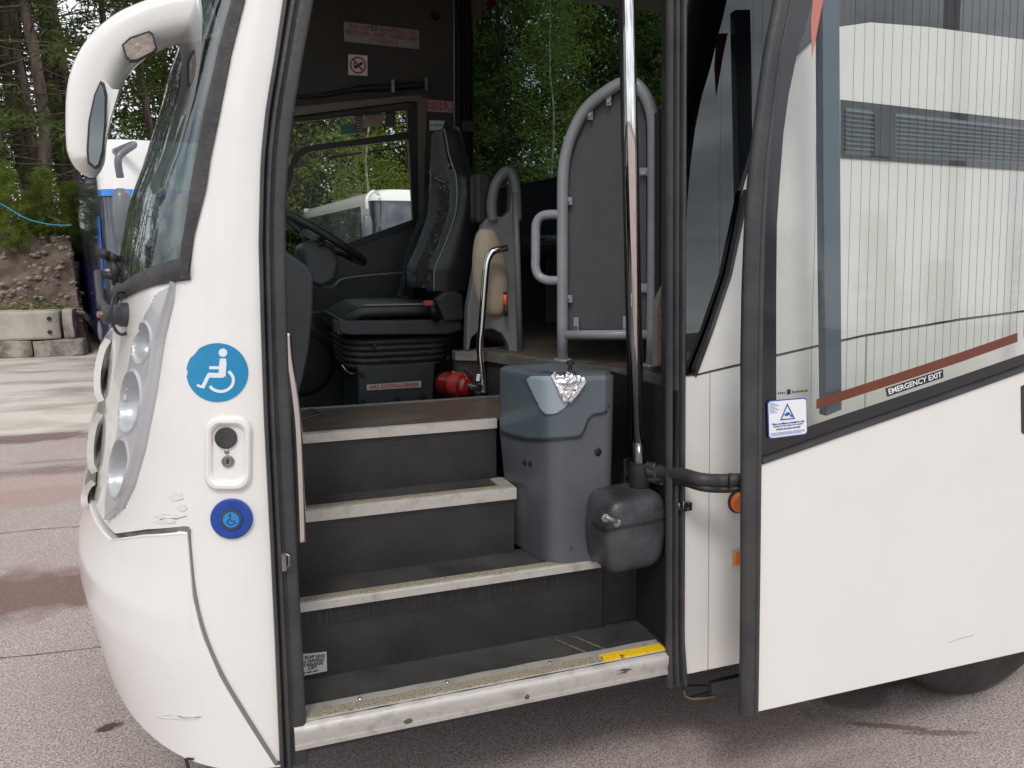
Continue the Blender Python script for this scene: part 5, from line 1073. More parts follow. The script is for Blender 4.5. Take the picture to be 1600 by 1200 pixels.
body_pts = [oD(1183, 1112), oD(1600, 1019)] ; zr = body_pts[1].z
pan = [D3(el[0].x, el[0].z), D3(XR, zr), D3(XR, ft[-1].z)] + [p for p in ft[::-1][1:]] + [p for p in el[::-1] if p.z < ft[0].z - .01][0:]
dr = prism('door', [p for p in pan], (0, .035, 0), WHITE, coach, .003)
dr['label'] = 'swung out passenger door with white lower panel and large glazed upper part'
def dchild(o): return o
# rubber leading edge : rounded strip with a groove
def dseal(u, v):
    z = el[0].z + (2.95 - el[0].z) * v; x1 = interp(z, [p.z for p in el], [p.x for p in el]); x0 = interp(z, [p.z for p in eo], [p.x for p in eo])
    prof = [(1.0, .03), (1.0, -.004), (.92, -.010), (.75, -.014), (.70, -.010), (.62, -.012), (.35, -.012), (.14, -.008), (.03, .002), (.06, .014), (.3, .03), (.6, .045), (.9, .05)]
    k = u * (len(prof) - 1); i = min(len(prof) - 2, int(k)); f = k - i; a, o = prof[i][0] * (1-f) + prof[i+1][0] * f, prof[i][1] * (1-f) + prof[i+1][1] * f
    return D3(x0 + (x1 - x0) * a, z, o)
grid('door_edge_rubber', 33, 60, dseal, SEAL, dr, solid=.003)
def z_of(lst, x): return interp(x, [p.x for p in lst], [p.z for p in lst])
gpoly = [p for p in ft] + [D3(XR, 2.95)] + [p for p in el[::-1] if p.z > ft[0].z]
prism('door_glass', [p + V((0, .012, 0)) for p in gpoly], (0, .006, 0), GLASS, dr)
# black border printed round the glass
fb_top = [oD(x, y, .009) for x, y in [(1213,684),(1262,667),(1300,654),(1382,627),(1475,596),(1600,553),(1650,536)]]; fb_top = [p for p in fb_top if p.x < XR] + [D3(XR, fb_top[-1].z, .009)]
prism('glass_border', [p + V((0, .009, 0)) for p in ft] + fb_top[::-1], (0, .0015, 0), FRIT, dr)
fl = [(1213,684),(1213,560),(1213,460),(1214,350),(1218,290),(1224,210),(1232,150),(1245,87),(1262,30),(1275,-20)]
fr = [oD(x, y, .009) for x, y in fl]; fr.append(D3(fr[-1].x + .12, 2.9, .009))
prism('glass_border', [p for p in fr] + [p + V((0, .009, 0)) for p in el[::-1] if p.z > ft[0].z + .002] + [ft[0] + V((0, .009, 0)), ft[0].lerp(ft[1], .25) + V((0, .0092, 0)), fb_top[0].lerp(fb_top[1], .2)], (0, .0013, 0), FRIT, dr)
b = MB()                                                          # edging trim under the glass
for a_, c_ in zip(ft[:-1], ft[1:]):
    b.hexa([a_ + V((0, -.006, -.006)), c_ + V((0, -.006, -.006)), c_ + V((0, -.004, .010)), a_ + V((0, -.004, .010)), a_ + V((0, .01, -.006)), c_ + V((0, .01, -.006)), c_ + V((0, .01, .010)), a_ + V((0, .01, .010))])
b.build('glazing_trim', SEAL, dr)
b = MB(); b.box((el[0].x, DO + Sy(zlow) - .004, zlow - .02), (XR, DO + Sy(zlow) + .04, zlow - .012)) if 0 else None
# inner frame of the door : dark side rail behind the glass, bottom rail
dpl('inner_rail', [(1285, -60), (1311, -60), (1313, 300), (1315, 640), (1291, 650), (1287, 300)], .03, STRIPB, .028, dr)
prism('inner_frame', [D3(XR - .05, ft[-1].z, .02), D3(XR, ft[-1].z, .02), D3(XR, 2.95, .02), D3(XR - .05, 2.95, .02)], (0, .03, 0), BLKPL, dr)
# tape strips, lettering and notices
dpl('red_tape', [(1276,639),(1276,624),(1400,584),(1500,551),(1590,520),(1590,534),(1500,566),(1400,599)], .001, STRIPR, .0105, dr)
dpl('red_tape', [(1267,34),(1273,-30),(1293,-30),(1283,16),(1269,91)], .001, mat('pale_red_tape', (.52, .16, .12), .4, coat=.3), .0105, dr)
q4 = [oD(1386, 620, .007), oD(1474, 590, .007), oD(1473, 577, .007), oD(1383, 607, .007)]
s_ = sign('exit_label', q4, FRIT, dr, .001, .001); text('lettering', 'EMERGENCY EXIT', q4, .035, .22, .965, .84, SIGNC, s_, .0018)
cq = [oD(1200, 686.5, .006), oD(1261, 678.5, .006), oD(1260, 621, .006), oD(1198, 626, .006)]
def rq(u0, v0, u1, v1, r, off):
    pts = [(u0 + (u1-u0) * (.5 + x), v0 + (v1-v0) * (.5 + y)) for x, y in rrect(0, 0, .5, .5, r, 4)]; return pts
s_ = qpoly('camera_notice', cq, rq(0, 0, 1, 1, .09, 0), CCBLUE, dr, .002, .001)
qpoly('notice_face', cq, rq(.025, .03, .975, .97, .08, 0), SIGNC, s_, .003, .001)
tri = [(.30, .46), (.68, .46), (.49, .90)]; ti = [(.345, .49), (.635, .49), (.49, .83)]
for k in range(3): a_, b2, c_, d_ = tri[k], tri[(k+1) % 3], ti[(k+1) % 3], ti[k]; qpoly('notice_triangle', cq, [a_, b2, c_, d_], CCBLUE, s_, .0038, .0005)
qpoly('camera_symbol', cq, [(.40, .60), (.50, .67), (.56, .62), (.54, .585), (.44, .555)], CCBLUE, s_, .0042, .0005); qpoly('camera_symbol', cq, [(.53, .59), (.60, .58), (.60, .53), (.56, .53), (.56, .565)], CCBLUE, s_, .0042, .0005); qpoly('camera_symbol', cq, [(.59, .52), (.61, .52), (.61, .61), (.59, .61)], CCBLUE, s_, .0046, .0005)
for k, (t_, u0, u1) in enumerate((('Video surveillance is installed on this', .09, .91), ('vehicle for the safety and comfort', .12, .88), ('of both customers and staff', .19, .81))): text('lettering', t_, cq, u0, .355 - .07 * k, u1, .405 - .07 * k, CCBLUE, s_, .004)
for k in range(3): qpoly('small_print', cq, [(.06, .14 - .03 * k), (.93 - .1 * (k == 2), .14 - .03 * k), (.93 - .1 * (k == 2), .148 - .03 * k), (.06, .148 - .03 * k)], CCBLUE, s_, .004, .0004)
for k in range(8): qpoly('small_print', cq, [(.05, .92 - .035 * k), (.17 + .06 * ((k * 7) % 3), .92 - .035 * k), (.17 + .06 * ((k * 7) % 3), .928 - .035 * k), (.05, .928 - .035 * k)], CCBLUE, s_, .004, .0004)
etq = [oD(1214, 619, .006), oD(1263, 614, .006), oD(1263, 605, .006), oD(1214, 610, .006)]
qpoly('glass_stamp', etq, [(.30, .1), (.42, .1), (.42, 1), (.30, 1)], FRIT, dr, .002, .0005)
for k in range(14):
    u = .02 + .02 * k if k < 12 else .45; 
for k in range(11):
    u = .46 + .048 * k; qpoly('glass_stamp', etq, [(u, .25), (u + .03, .25), (u + .03, .3 + .3 * ((k * 5) % 3 == 0) + .25), (u, .55)], FRIT, dr, .002, .0005)
for k in range(4): u = .02 + .06 * k; qpoly('glass_stamp', etq, [(u, .3), (u + .035, .3), (u + .035, .65), (u, .65)], FRIT, dr, .002, .0005)
# recessed handle near the trailing edge of the door
dpl('handle_recess', [(1596,604),(1604,600),(1680,596),(1680,672),(1604,680),(1597,676)], .004, BLKPL, -.003, dr)
# heating wires through the glass
b = MB(); xw = [1276, 1331, 1347, 1361, 1375, 1389, 1404, 1418, 1431, 1444, 1457, 1470, 1483, 1495, 1508, 1520, 1532, 1544, 1555, 1566, 1577, 1588, 1599, 1610, 1621, 1632]
for k, x in enumerate(xw):
    zb = interp(oD(x, 600).x, [p.x for p in fb_top], [p.z for p in fb_top]) + .05; X = oD(x, 400).x; pts = []
    for j in range(26): z = zb + (2.9 - zb) * j / 25; pts.append(D3(X + .0028 * noise.noise(V((k * 3.7, z * 3, 0))), z, .0112))
    b.tube(pts, .0006, 3, False)
tag(b.build('heating_wires', BLACKL, dr, recalc=False), kind='stuff')
ribbon('scratch', [(1482, 1004), (1500, 998), (1522, 992)], .7, mat('scratch_grey', (.45, .44, .42), .6), dr, -.0012, .0006, fn=lambda x, y, o: oD(x, y, o))

# ================================================================== THINGS IN THE DOORWAY
# ---- litter bin unit on the second step
bn = empty('litter_bin', (.97, .35, Z2), 'tall moulded grey litter bin with foil flap standing on the second step', 'litter bin')
def brow(z):   # rounded footprint at height z, corner by corner: back-left, front corner, right front, right back
    t = (z - Z2) / (1.37 - Z2); xl = .925 - .040 * min(1, t * 1.6); p = [V((xl - .0, .50, 0)), V((.972 - .006 * t, .225, 0)), V((1.186 + .004 * t, .205, 0)), V((1.19, .50, 0))]
    sh = .0 if z < 1.345 else (z - 1.345) * .6; c = sum(p, V()) / 4
    out = []; rad = [.02, .055, .04, .02]
    for i in range(4):
        a = p[i-1] - p[i]; b_ = p[(i+1) % 4] - p[i]; a.normalize(); b_.normalize(); r = rad[i]
        for k in range(9): f = k / 8; q_ = p[i] + a * r * (1-f) ** 2 + b_ * r * f ** 2; out.append(q_)
    # densify
    d_ = []
    for i in range(len(out)):
        a, b_ = out[i], out[(i+1) % len(out)]; m = max(1, int((b_ - a).length / .012))
        for k in range(m): d_.append(a.lerp(b_, k / m))
    d_ = [c + (q_ - c) * (1 - sh) for q_ in d_]
    return d_
def resamp(P, n):
    d_ = [0]
    for i in range(len(P)): d_.append(d_[-1] + (P[(i+1) % len(P)] - P[i]).length)
    o = []
    for k in range(n):
        t = d_[-1] * k / n; i = int(np.searchsorted(d_, t, 'right')) - 1; i = min(i, len(P) - 1); f = (t - d_[i]) / max(1e-9, d_[i+1] - d_[i]); o.append(P[i].lerp(P[(i+1) % len(P)], f))
    return o
NB = 160
def bring(z, off=0):
    P = resamp(brow(z), NB); o = []
    for i in range(NB):
        t = (P[(i+1) % NB] - P[i-1]); nn = V((t.y, -t.x, 0)).normalized()
        o.append(V((P[i].x, P[i].y, z)) + nn * off)
    c = sum((V((q_.x, q_.y, 0)) for q_ in P), V()) / NB
    if (o[10] - V((P[10].x, P[10].y, z))).dot(V((P[10].x, P[10].y, 0)) - c) * off < 0: o = [V((P[i].x, P[i].y, z)) * 2 - o[i] for i in range(NB)]
    return o
zs = [Z2 + .002] + [Z2 + (1.345 - Z2) * k / 14 for k in range(1, 15)] + [1.352, 1.358, 1.362, 1.364]
vs = sum([bring(z, -max(0, (z - 1.352)) * 1.6) for z in zs], []); fs = [(j*NB+i, j*NB+(i+1) % NB, (j+1)*NB+(i+1) % NB, (j+1)*NB+i) for j in range(len(zs)-1) for i in range(NB)] + [tuple(range((len(zs)-1)*NB, len(zs)*NB))]
raw('bin_body', vs, fs, BINBODY, bn, smooth=True, recalc=True)
seamL = [(770, 670), (777, 673), (800, 682), (822, 687), (850, 688), (880, 686), (903, 684), (909, 680), (914, 668), (918, 655), (926, 648), (940, 646), (947, 643), (951, 632), (949, 600), (946, 584)]
ft_ = bring(1.20, 0); prj = [pj(p) for p in ft_]
vis = [i for i in range(NB) if ft_[i].y < .48 and (ft_[i].x < 1.0 or ft_[i].y < .3)]
# ordered run of columns from the back of the left face round the corner to the lid's right edge
run = sorted(vis, key=lambda i: (ft_[i].x - ft_[i].y * .35)); run = [i for i in run if pj(ft_[i])[0] < 950]
def zseam(i):
    px_ = prj[i][0]; y = interp(px_, [p[0] for p in seamL[:14]], [p[1] for p in seamL[:14]]); lo, hi = Z2, 1.4
    for _ in range(30):
        m = (lo + hi) / 2; 
        if pj(V((ft_[i].x, ft_[i].y, m)))[1] > y: lo = m
        else: hi = m
    return lo
ZT = 1.362
rows = 14; vs = []; 
R_lo = {}
zl = [(k / rows) for k in range(rows + 1)]
rg = {}
def bcol(i, z, off): 
    k = round(z, 4)
    if (k, off) not in rg: rg[(k, off)] = bring(z, off)
    return rg[(k, off)][i]
for i in run:
    zz = zseam(i)
    vs.append(bcol(i, zz, .000))
    for f in zl:
        z = zz + (ZT - .014 - zz) * f; vs.append(bcol(i, z, .003))
    vs.append(bcol(i, ZT - .006, .000)); vs.append(bcol(i, ZT - .0015, -.006)); vs.append(bcol(i, ZT, -.013))
m_ = rows + 5; fs = [(a*m_+j, (a+1)*m_+j, (a+1)*m_+j+1, a*m_+j+1) for a in range(len(run)-1) for j in range(m_-1)]
raw('bin_lid', vs, fs, BINLID, bn, smooth=True, recalc=True)
top = [bcol(i, ZT, -.006) for i in run]; tp = bring(ZT - .0005, -.012)
raw('lid_top', tp, [tuple(range(len(tp)))], BINLID, bn)
def seamline(off): return [bcol(i, zseam(i), off) for i in run]
tube('lid_seam', seamline(.004), .0026, BLACKL, bn, 6)
zz_ = zseam(run[-1]); tube('lid_seam', [bcol(run[-1], zz_, .003)] + [bcol(run[-1], z, .003) for z in np.linspace(zz_, ZT - .01, 8)], .0026, BLACKL, bn, 6)
pn = V((-.0, -1, 0)); c0 = bcol(run[len(run)//2], 1.2, .007)
BV2 = BVHTree.FromPolygons([V(v) for v in vs], fs)
def hb(x, y, off=0):
    d_ = ray(x, y).normalized(); l, n, i, t = BV2.ray_cast(CAM, d_)
    if l is None: l, n, i, t = BV2.find_nearest(CAM + d_ * 2.6)
    if n.dot(CAM - l) < 0: n = -n
    return l + n * off
BB = None
def facepatch(name, poly, m, parent, off, fn, res=3, solid=.0015):
    """fill a small outline on a curved face"""
    xs = [p[0] for p in poly]; ys = [p[1] for p in poly]; b_ = bmesh.new(); vv = [b_.verts.new((x, y, 0)) for x, y in poly]; b_.faces.new(vv)
    nx = int((max(xs) - min(xs)) / res); 
    for k in range(1, nx): bmesh.ops.bisect_plane(b_, geom=b_.verts[:] + b_.edges[:] + b_.faces[:], plane_co=(min(xs) + k * res, 0, 0), plane_no=(1, 0, 0))
    ny = int((max(ys) - min(ys)) / res)
    for k in range(1, ny): bmesh.ops.bisect_plane(b_, geom=b_.verts[:] + b_.edges[:] + b_.faces[:], plane_co=(0, min(ys) + k * res, 0), plane_no=(0, 1, 0))
    for v in b_.verts: v.co = fn(v.co.x, v.co.y, off)
    me = bpy.data.meshes.new(name); b_.to_mesh(me); b_.free(); o = link(name, me, m, parent, True); k = o.modifiers.new('s', 'SOLIDIFY'); k.thickness = solid; k.offset = 0; return o
fp = [(822, 592), (828, 588), (862, 588), (886, 626), (888, 632), (872, 645), (862, 648), (852, 647), (845, 640), (826, 602)]
facepatch('swing_flap', fp, BINSHOE, bn, .002, hb); ribbon('flap_edge', fp + fp[:1], 1.6, DKPL, bn, .003, .001, fn=hb)
def hf(x, y, o): return hb(x, y, o + .0022 * noise.noise(V((x * .35, y * .35, 0))) + (.0055 if o > .004 else 0) * 0)
facepatch('foil_flap', [(863, 587), (889, 583), (914, 592), (913, 599), (896, 620), (889, 628), (880, 627), (876, 622)], FOIL, bn, .008, lambda x, y, o: hb(x, y, o + .006 * noise.noise(V((x * .22, y * .22, 1)))), 1.5)
ribbon('foil_edge', [(865, 588), (878, 612), (883, 625)], 6, FOIL, bn, .014, .003, fn=hb); ribbon('foil_edge', [(911, 594), (899, 612), (887, 626)], 6, FOIL, bn, .014, .003, fn=hb)
kn = oY(891, 583, .30); lathe('lid_knob', V((kn.x, kn.y, ZT)), (0, 0, 1), [(0, .007), (.022, .006), (.022, .013), (.032, .012), (.034, .008)], BLACKL, bn, 16)
ft2 = zs; BVB = BVHTree.FromPolygons([V(v) for v in sum([bring(z) for z in zs[:15]], [])], [(j*NB+i, j*NB+(i+1) % NB, (j+1)*NB+(i+1) % NB, (j+1)*NB+i) for j in range(14) for i in range(NB)])
def hbb(x, y, off=0):
    d_ = ray(x, y).normalized(); l, n, i, t = BVB.ray_cast(CAM, d_)
    if l is None: l, n, i, t = BVB.find_nearest(CAM + d_ * 2.6)
    if n.dot(CAM - l) < 0: n = -n
    return l + n * off
def dsk(name, cx, cy, rx, ry, fn, m, parent, off=.0008): return facepatch(name, [(cx + rx * math.cos(a), cy + ry * math.sin(a)) for a in np.linspace(0, 2 * math.pi, 25)[:-1]], m, parent, off, fn, 4, .0008)
dsk('bin_hole', 820.5, 723, 3, 5, hbb, BLACKL, bn); dsk('bin_hole', 829, 725, 2.8, 5, hbb, BLACKL, bn); dsk('bin_hole', 934, 706, 5.6, 7, hbb, BLACKL, bn); dsk('keyhole_slot', 892, 857, .8, 4, hbb, BLACKL, bn)
# ---- grey guard screen of bent tube at the front of the saloon
gp, gq = oZ(879, 563, Z5), oZ(1019, 571, Z5); gd = (gq - gp); gn = V((gd.y, -gd.x, 0)).normalized()
G = lambda x, y, o=0: oP(x, y, gp + gn * o, gn)
gs = empty('guard_screen', gp, 'tall grey tubular guard screen with dark infill panel and side hand loop', 'guard screen')
gt = [(879, 563), (879, 500), (879, 420), (879, 330), (880, 272), (886, 234), (898, 200), (914, 172), (935, 152), (962, 134), (975, 130), (990, 130), (1003, 142), (1014, 162), (1020, 190), (1021, 250), (1021, 330), (1020, 450), (1019, 520), (1018, 571)]
TR = .0215
tube('frame_tube', [G(*p) for p in gt[:4]] + spline([G(*p) for p in gt[3:-4]], 5)[1:] + [G(*p) for p in gt[-4:]], TR, TUBEG, gs, 18)
tube('lower_tube', [G(878, 523), G(1020, 523)], TR * .85, TUBEG, gs, 16)
tube('hand_loop', spline([G(878, 336), G(862, 335), G(846, 338), G(838, 350), G(837, 370), G(837, 400), G(837, 418), G(842, 431), G(856, 438), G(878, 438)], 6), TR * .8, TUBEG, gs, 16)
for x, y in ((879, 563), (1018, 571)): lathe('foot_plate', G(x, y), (0, 0, 1), [(0, .035), (.006, .034)], TUBEG, gs, 20)
pp = [(883, 515), (879.5, 300), (882, 262), (892, 232), (904, 198), (916, 178), (936, 160), (960, 142), (975, 140), (990, 146), (1002, 162), (1009, 190), (1010, 230), (1010, 515)]
prism('infill_panel', [G(x, y, -.02) for x, y in pp], -gn * .01, PANELG, gs, .002)
for (x, y, a, hw, hh) in ((922, 176, 0, 4, 11), (951, 155, 0, 4, 10), (1006, 268, 0, 7, 6), (887, 314, 0, 7, 6), (887, 467, 0, 7, 6), (900, 508, 0, 4, 12), (977, 506, 0, 4, 12), (1005, 450, 0, 6, 7), (1018, 452, 0, 1, 1), ):
    c_ = [G(x - hw, y + hh, .0), G(x + hw, y + hh, .0), G(x + hw, y - hh, .0), G(x - hw, y - hh, .0)]; tb = prism('fixing_tab', c_, -gn * .004, TUBEG, gs, .001)
    lathe('tab_bolt', G(x, y + hh * .3, .0), gn if gn.dot(CAM - gp) > 0 else -gn, [(0, .008), (.006, .007), (.006, .004)], STEEL, tb, 8)
wb_ = prism('wall_bracket', [G(1024, 253), G(1046, 249), G(1046, 221), G(1024, 226)], -gn * .008, TUBEG, gs, .002); lathe('tab_bolt', G(1038, 235, .004), gn if gn.dot(CAM - gp) > 0 else -gn, [(0, .012), (.008, .010), (.008, .005)], STEEL, wb_, 10)
# ---- grey moulded seat divider with cream pad behind the driver
DY = 1.12
D_ = lambda x, y, o=0: oY(x, y, DY + o)
sdv = empty('seat_divider', D_(806, 550), 'grey moulded divider with cream pad between driver seat and front passenger seat', 'seat divider')
tube('top_loop', spline([D_(770, 345), D_(768, 320), D_(773, 292), D_(783, 274), D_(793, 268), D_(801, 276), D_(806, 300), D_(808, 345)], 6), .021, SHELLG, sdv, 16)
prism('divider_shell', [D_(x, y) for x, y in [(729, 548), (731, 480), (742, 420), (755, 350), (768, 335), (786, 340), (797, 330), (800, 280), (805, 280), (811, 420), (817, 549), (797, 551), (794, 538), (785, 522), (770, 514), (750, 516), (737, 528), (733, 548)]], (0, .05, 0), SHELLG, sdv, .012)
tube('shell_edge', [D_(805, 300, -.01), D_(809, 420, -.01), D_(813, 548, -.01)], .013, SHELLG, sdv, 12)
def pad(u, v):
    a = 2 * math.pi * u; cy_ = 425; ex = 33 * (1 if True else 0); y = cy_ - 68 * math.cos(math.pi * v); wx = 27 * math.sin(math.pi * v) ** .55 * (1 - .18 * max(0, math.cos(math.pi * v))); cx_ = 765 - 6 * math.cos(math.pi * v)
    p = D_(cx_ + wx * math.cos(a), y, 0); p.y += -.045 * math.sin(a) * math.sin(math.pi * v) ** .6 ; return p
grid('cream_pad', 40, 30, pad, BEIGE, sdv)
lathe('screw_hole', D_(811, 537, -.012), (0, -1, 0), [(0, .010), (.003, .010)], BLACKL, sdv, 12)
prism('black_recess', [D_(742, 268, .03), D_(765, 268, .03), D_(785, 300, .03), D_(784, 338, .03), D_(760, 352, .03), D_(742, 350, .03)], (0, .08, 0), BLACKL, sdv, .02)
lt = empty('marker_pen', D_(792, 475, -.05), 'orange and black marker pen clipped upright on the grey seat divider', 'marker pen')
tube('barrel', [D_(789.5, 478, -.04), D_(789, 460, -.04)], .0085, ORANGE, lt, 12); tube('cap', [D_(791, 494, -.04), D_(790.3, 478, -.04)], .0075, BLACKL, lt, 12); tube('tip', [D_(789, 460, -.04), D_(788.9, 456, -.04)], .007, BLACKL, lt, 12)
# ---- driver seat
ds = empty('driver_seat', (.78, 1.77, .84), 'black leather driver seat with speckled centre and grey headrest', 'driver seat')
YC = 1.77
NR = [(455, 680, 728, .27), (420, 681, 738, .28), (390, 694, 741, .275), (360, 706, 742, .27), (330, 715, 742, .265), (300, 717, 742, .26), (275, 715, 738, .24), (255, 708, 733, .20), (240, 703, 728, .165), (225, 701, 724, .145), (205, 697, 719, .12), (197, 694, 714, .08)]
st = []
for y, xf, xb, w_ in NR:
    f = oY(xf, y, YC - w_); bk = oY(xb, y, YC - w_); st.append((f.z, f.x, bk.x, w_))
st = sorted(st); SZ = [a[0] for a in st]; SFX = [a[1] for a in st]; SBX = [a[2] for a in st]; SWD = [a[3] for a in st]
def seatx(z, t):      # t -1..1 across the front face : bolsters stand forward of the centre
    w_ = interp(z, SZ, SWD); fx = interp(z, SZ, SFX); return fx + .035 * (1 - min(1, abs(t) * 1.35) ** 2) * min(1, w_ / .2)
def back(u, v):
    z = SZ[0] + (SZ[-1] - SZ[0]) * v; w_ = interp(z, SZ, SWD); bx = interp(z, SZ, SBX); n = 4; k = u * 4
    fx = seatx(z, 1); c = .02
    if k < 1: t = -1 + 2 * k; x, y = seatx(z, t), YC + t * (w_ - .012)
    elif k < 2: f = k - 1; x, y = fx + (bx - fx) * f, YC + w_ + .012 * math.sin(math.pi * f)
    elif k < 3: t = 1 - 2 * (k - 2); x, y = bx + .03 * (1 - t * t), YC + t * w_
    else: f = 4 - k; x, y = fx + (bx - fx) * f, YC - w_ - .012 * math.sin(math.pi * f)
    return V((x, y, z))
grid('backrest', 96, 60, back, LEATHER, ds)
top_ = [back(k / 48, 1) for k in range(48)]; raw('backrest_top', top_, [tuple(range(48))], LEATHER, ds)
def front(t0, t1, za, zb, off): 
    return lambda u, v: (lambda z: V((seatx(z, t0 + (t1 - t0) * u) - off - .006 * math.sin(math.pi * u), YC + (t0 + (t1 - t0) * u) * (interp(z, SZ, SWD) - .012), z)))(za + (zb - za) * v)
zh = oY(690, 270, YC).z; zt_ = SZ[-1] - .012
grid('centre_fabric', 14, 50, front(-.30, .52, SZ[0], zh + .02, .006), FABRIC, ds)
def bol(t0, t1):
    def f(u, v):
        z = SZ[0] + (zh + .0 - SZ[0]) * v; t = t0 + (t1 - t0) * u; cr_ = .006 * noise.noise(V((t * 6, z * 34, 1.5))) * (1 - v * .6); return V((seatx(z, t) - .007 - .014 * math.sin(math.pi * u) - cr_, YC + t * (interp(z, SZ, SWD) - .012), z))
    return f
grid('side_bolster', 14, 70, bol(.52, .98), LEATHERG, ds); grid('side_bolster', 10, 70, bol(-.98, -.30), LEATHERG, ds)
def hr(u, v):
    z = zt_ + (zh - .045 - zt_) * (1 - v); wv = 1 if v > .28 else (v / .28) ** .6; t = (-.92 + 1.84 * u) * wv; return V((seatx(z, t) - .012 - .01 * math.sin(math.pi * u), YC + t * (interp(z, SZ, SWD) - .01), z))
grid('headrest_panel', 14, 24, hr, HEADG, ds)
for sgn in (-1, 1): tube('piping', [V((seatx(z, sgn) - .004, YC + sgn * (interp(z, SZ, SWD) - .008), z)) for z in np.linspace(SZ[0], SZ[-1] - .01, 40)], .0042, PIPING, ds, 6)
tube('piping', [hr(u, 0) - V((.002, 0, 0)) for u in (.0, .5, 1)] , .003, PIPING, ds, 6) if 0 else None
tube('piping', [hr(0, v) - V((.002, 0, 0)) for v in np.linspace(.3, 0, 8)] + [hr(1, v) - V((.002, 0, 0)) for v in np.linspace(0, .3, 8)], .003, PIPING, ds, 6)
tube('shoulder_piping', [V((seatx(zh, t) - .01, YC + t * (interp(zh, SZ, SWD) - .012), zh + .03 * (abs(t) - .3))) for t in np.linspace(-.98, -.3, 6)], .003, PIPING, ds, 6)
# cushion
cz0, cz1 = oY(600, 500, YC - .26).z, oY(600, 476, YC - .26).z; cx0, cx1 = oY(527, 490, YC - .26).x, oY(700, 490, YC - .26).x
def cush(u, v):
    a = 2 * math.pi * u; ph = math.pi * (v - .5); c = lambda t, e: math.copysign(abs(math.cos(t)) ** e, math.cos(t)); s = lambda t, e: math.copysign(abs(math.sin(t)) ** e, math.sin(t))
    x = c(ph, .45) * c(a, .35); y = c(ph, .45) * s(a, .35); z = s(ph, .6); X = (cx0 + cx1) / 2 + (cx1 - cx0) / 2 * x; zz = (cz0 + cz1) / 2 + (cz1 - cz0) / 2 * z; zz -= .045 * max(0, -x - .55) / .45 * (z > -2); zz += .012 * abs(y) ** 3 * (z > 0)
    return V((X, YC + .27 * y, zz + .002 * noise.noise(V((x * 6, y * 6, z)))))
grid('cushion', 60, 24, cush, LEATHER, ds)
cc_ = lambda x_, y_, dz=.001: V(((cx0 + cx1) / 2 + (cx1 - cx0) / 2 * x_, YC + .27 * y_, (cz0 + cz1) / 2 + (cz1 - cz0) / 2 * 1.0 + dz - .045 * max(0, -x_ - .55) / .45 * 1.1))
tube('piping', [cc_(.95, -.93, -.004), cc_(.4, -.95, -.002), cc_(-.2, -.95, -.002), cc_(-.5, -.93, -.002), cc_(-.72, -.88, -.012), cc_(-.82, -.78, -.022)], .0045, PIPING, ds, 6)
prism('seat_pan', [oY(x, y, YC - .28) for x, y in [(528, 497), (545, 501), (720, 499), (722, 516), (700, 523), (545, 524), (530, 520)]], (0, .56, 0), DKPL, ds, .008)
q = MB(); q.box((cx0 - .005, YC - .27, cz0 - .06), (cx0 + .05, YC - .12, cz0 + .005)); q.build('worn_pan_corner', mat('worn_grey', (.16, .155, .15), .7, bump=.6, bscale=60, var=.5, vscale=30), ds, bevel=.012)
prism('recliner_cover', [oY(x, y, YC - .30) for x, y in [(681, 468), (694, 456), (712, 454), (724, 460), (726, 500), (695, 503), (690, 490)]], (0, .06, 0), DKPL, ds, .01)
rc = tube('belt_buckle', [oY(672, 476, YC - .33), oY(684, 500, YC - .31)], .019, BLACKL, ds, 8); box('buckle_button', tuple(oY(663, 478, YC - .36)), tuple(oY(675, 469, YC - .335)), mat('buckle_red', (.6, .06, .05), .4), rc, .003)
prism('seat_belt', [oY(x, y, YC + .235) for x, y in [(668, 293), (673, 296), (668, 330), (650, 372), (636, 420), (630, 455), (624, 466), (620, 464), (626, 440), (634, 395), (650, 352), (662, 320)]], (0, .004, 0), mat('belt_web', (.035, .037, .042), .7, bump=.3, bscale=300), ds)
b = MB(); bp = [oY(x, y, YC + .2) for x, y in [(621, 462), (638, 464), (639, 469), (620, 468), (621, 462)]]; b.tube(bp, .005, 6); b.build('belt_ring', STEEL, ds)
for k in range(5):   # suspension bellows, fold by fold
    yy = 532 + 9.5 * k; w_ = 1 - .03 * k; x0_, x1_ = oY(534 + 2.0 * k, yy, YC - .24).x, oY(712 - 3 * k, yy, YC - .24).x; z = oY(620, yy, YC - .24).z; q = MB(); hx = (x1_ - x0_) / 2; cx_ = (x0_ + x1_) / 2
    prof = [(-.021, .88), (-.012, .97), (0, 1.0), (.012, .97), (.021, .88)]; vv = []
    for dz, s_ in prof:
        for px_, py_ in rrect(0, 0, hx * s_, .24 * s_, .09, 5): vv.append(V((cx_ + px_, YC + py_, z + dz - .03 * (1 - abs(px_) / hx) * 0 - .012 * math.cos(px_ / hx * 1.5))))
    m2 = len(vv) // 5; raw('bellows_fold', vv, [(j*m2+i, j*m2+(i+1) % m2, (j+1)*m2+(i+1) % m2, (j+1)*m2+i) for j in range(4) for i in range(m2)] + [tuple(range(m2)), tuple(range(4*m2, 5*m2))], LEATHER if 0 else RUBBER, ds, smooth=True)
sb_ = prism('seat_plinth', [oY(x, y, YC - .25) for x, y in [(559, 574), (680, 566), (676, 630), (660, 720), (562, 720)]], (0, .45, 0), DKPL, ds, .006)
q4 = [oY(573, 610, YC - .256), oY(658, 605, YC - .256), oY(658, 595, YC - .256), oY(573, 601, YC - .256)]; s_ = sign('extinguisher_label', q4, SIGNW, ds, .001, .002); text('lettering', 'FIRE EXTINGUISHER', q4, .05, .2, .95, .84, REDL, s_, .004)
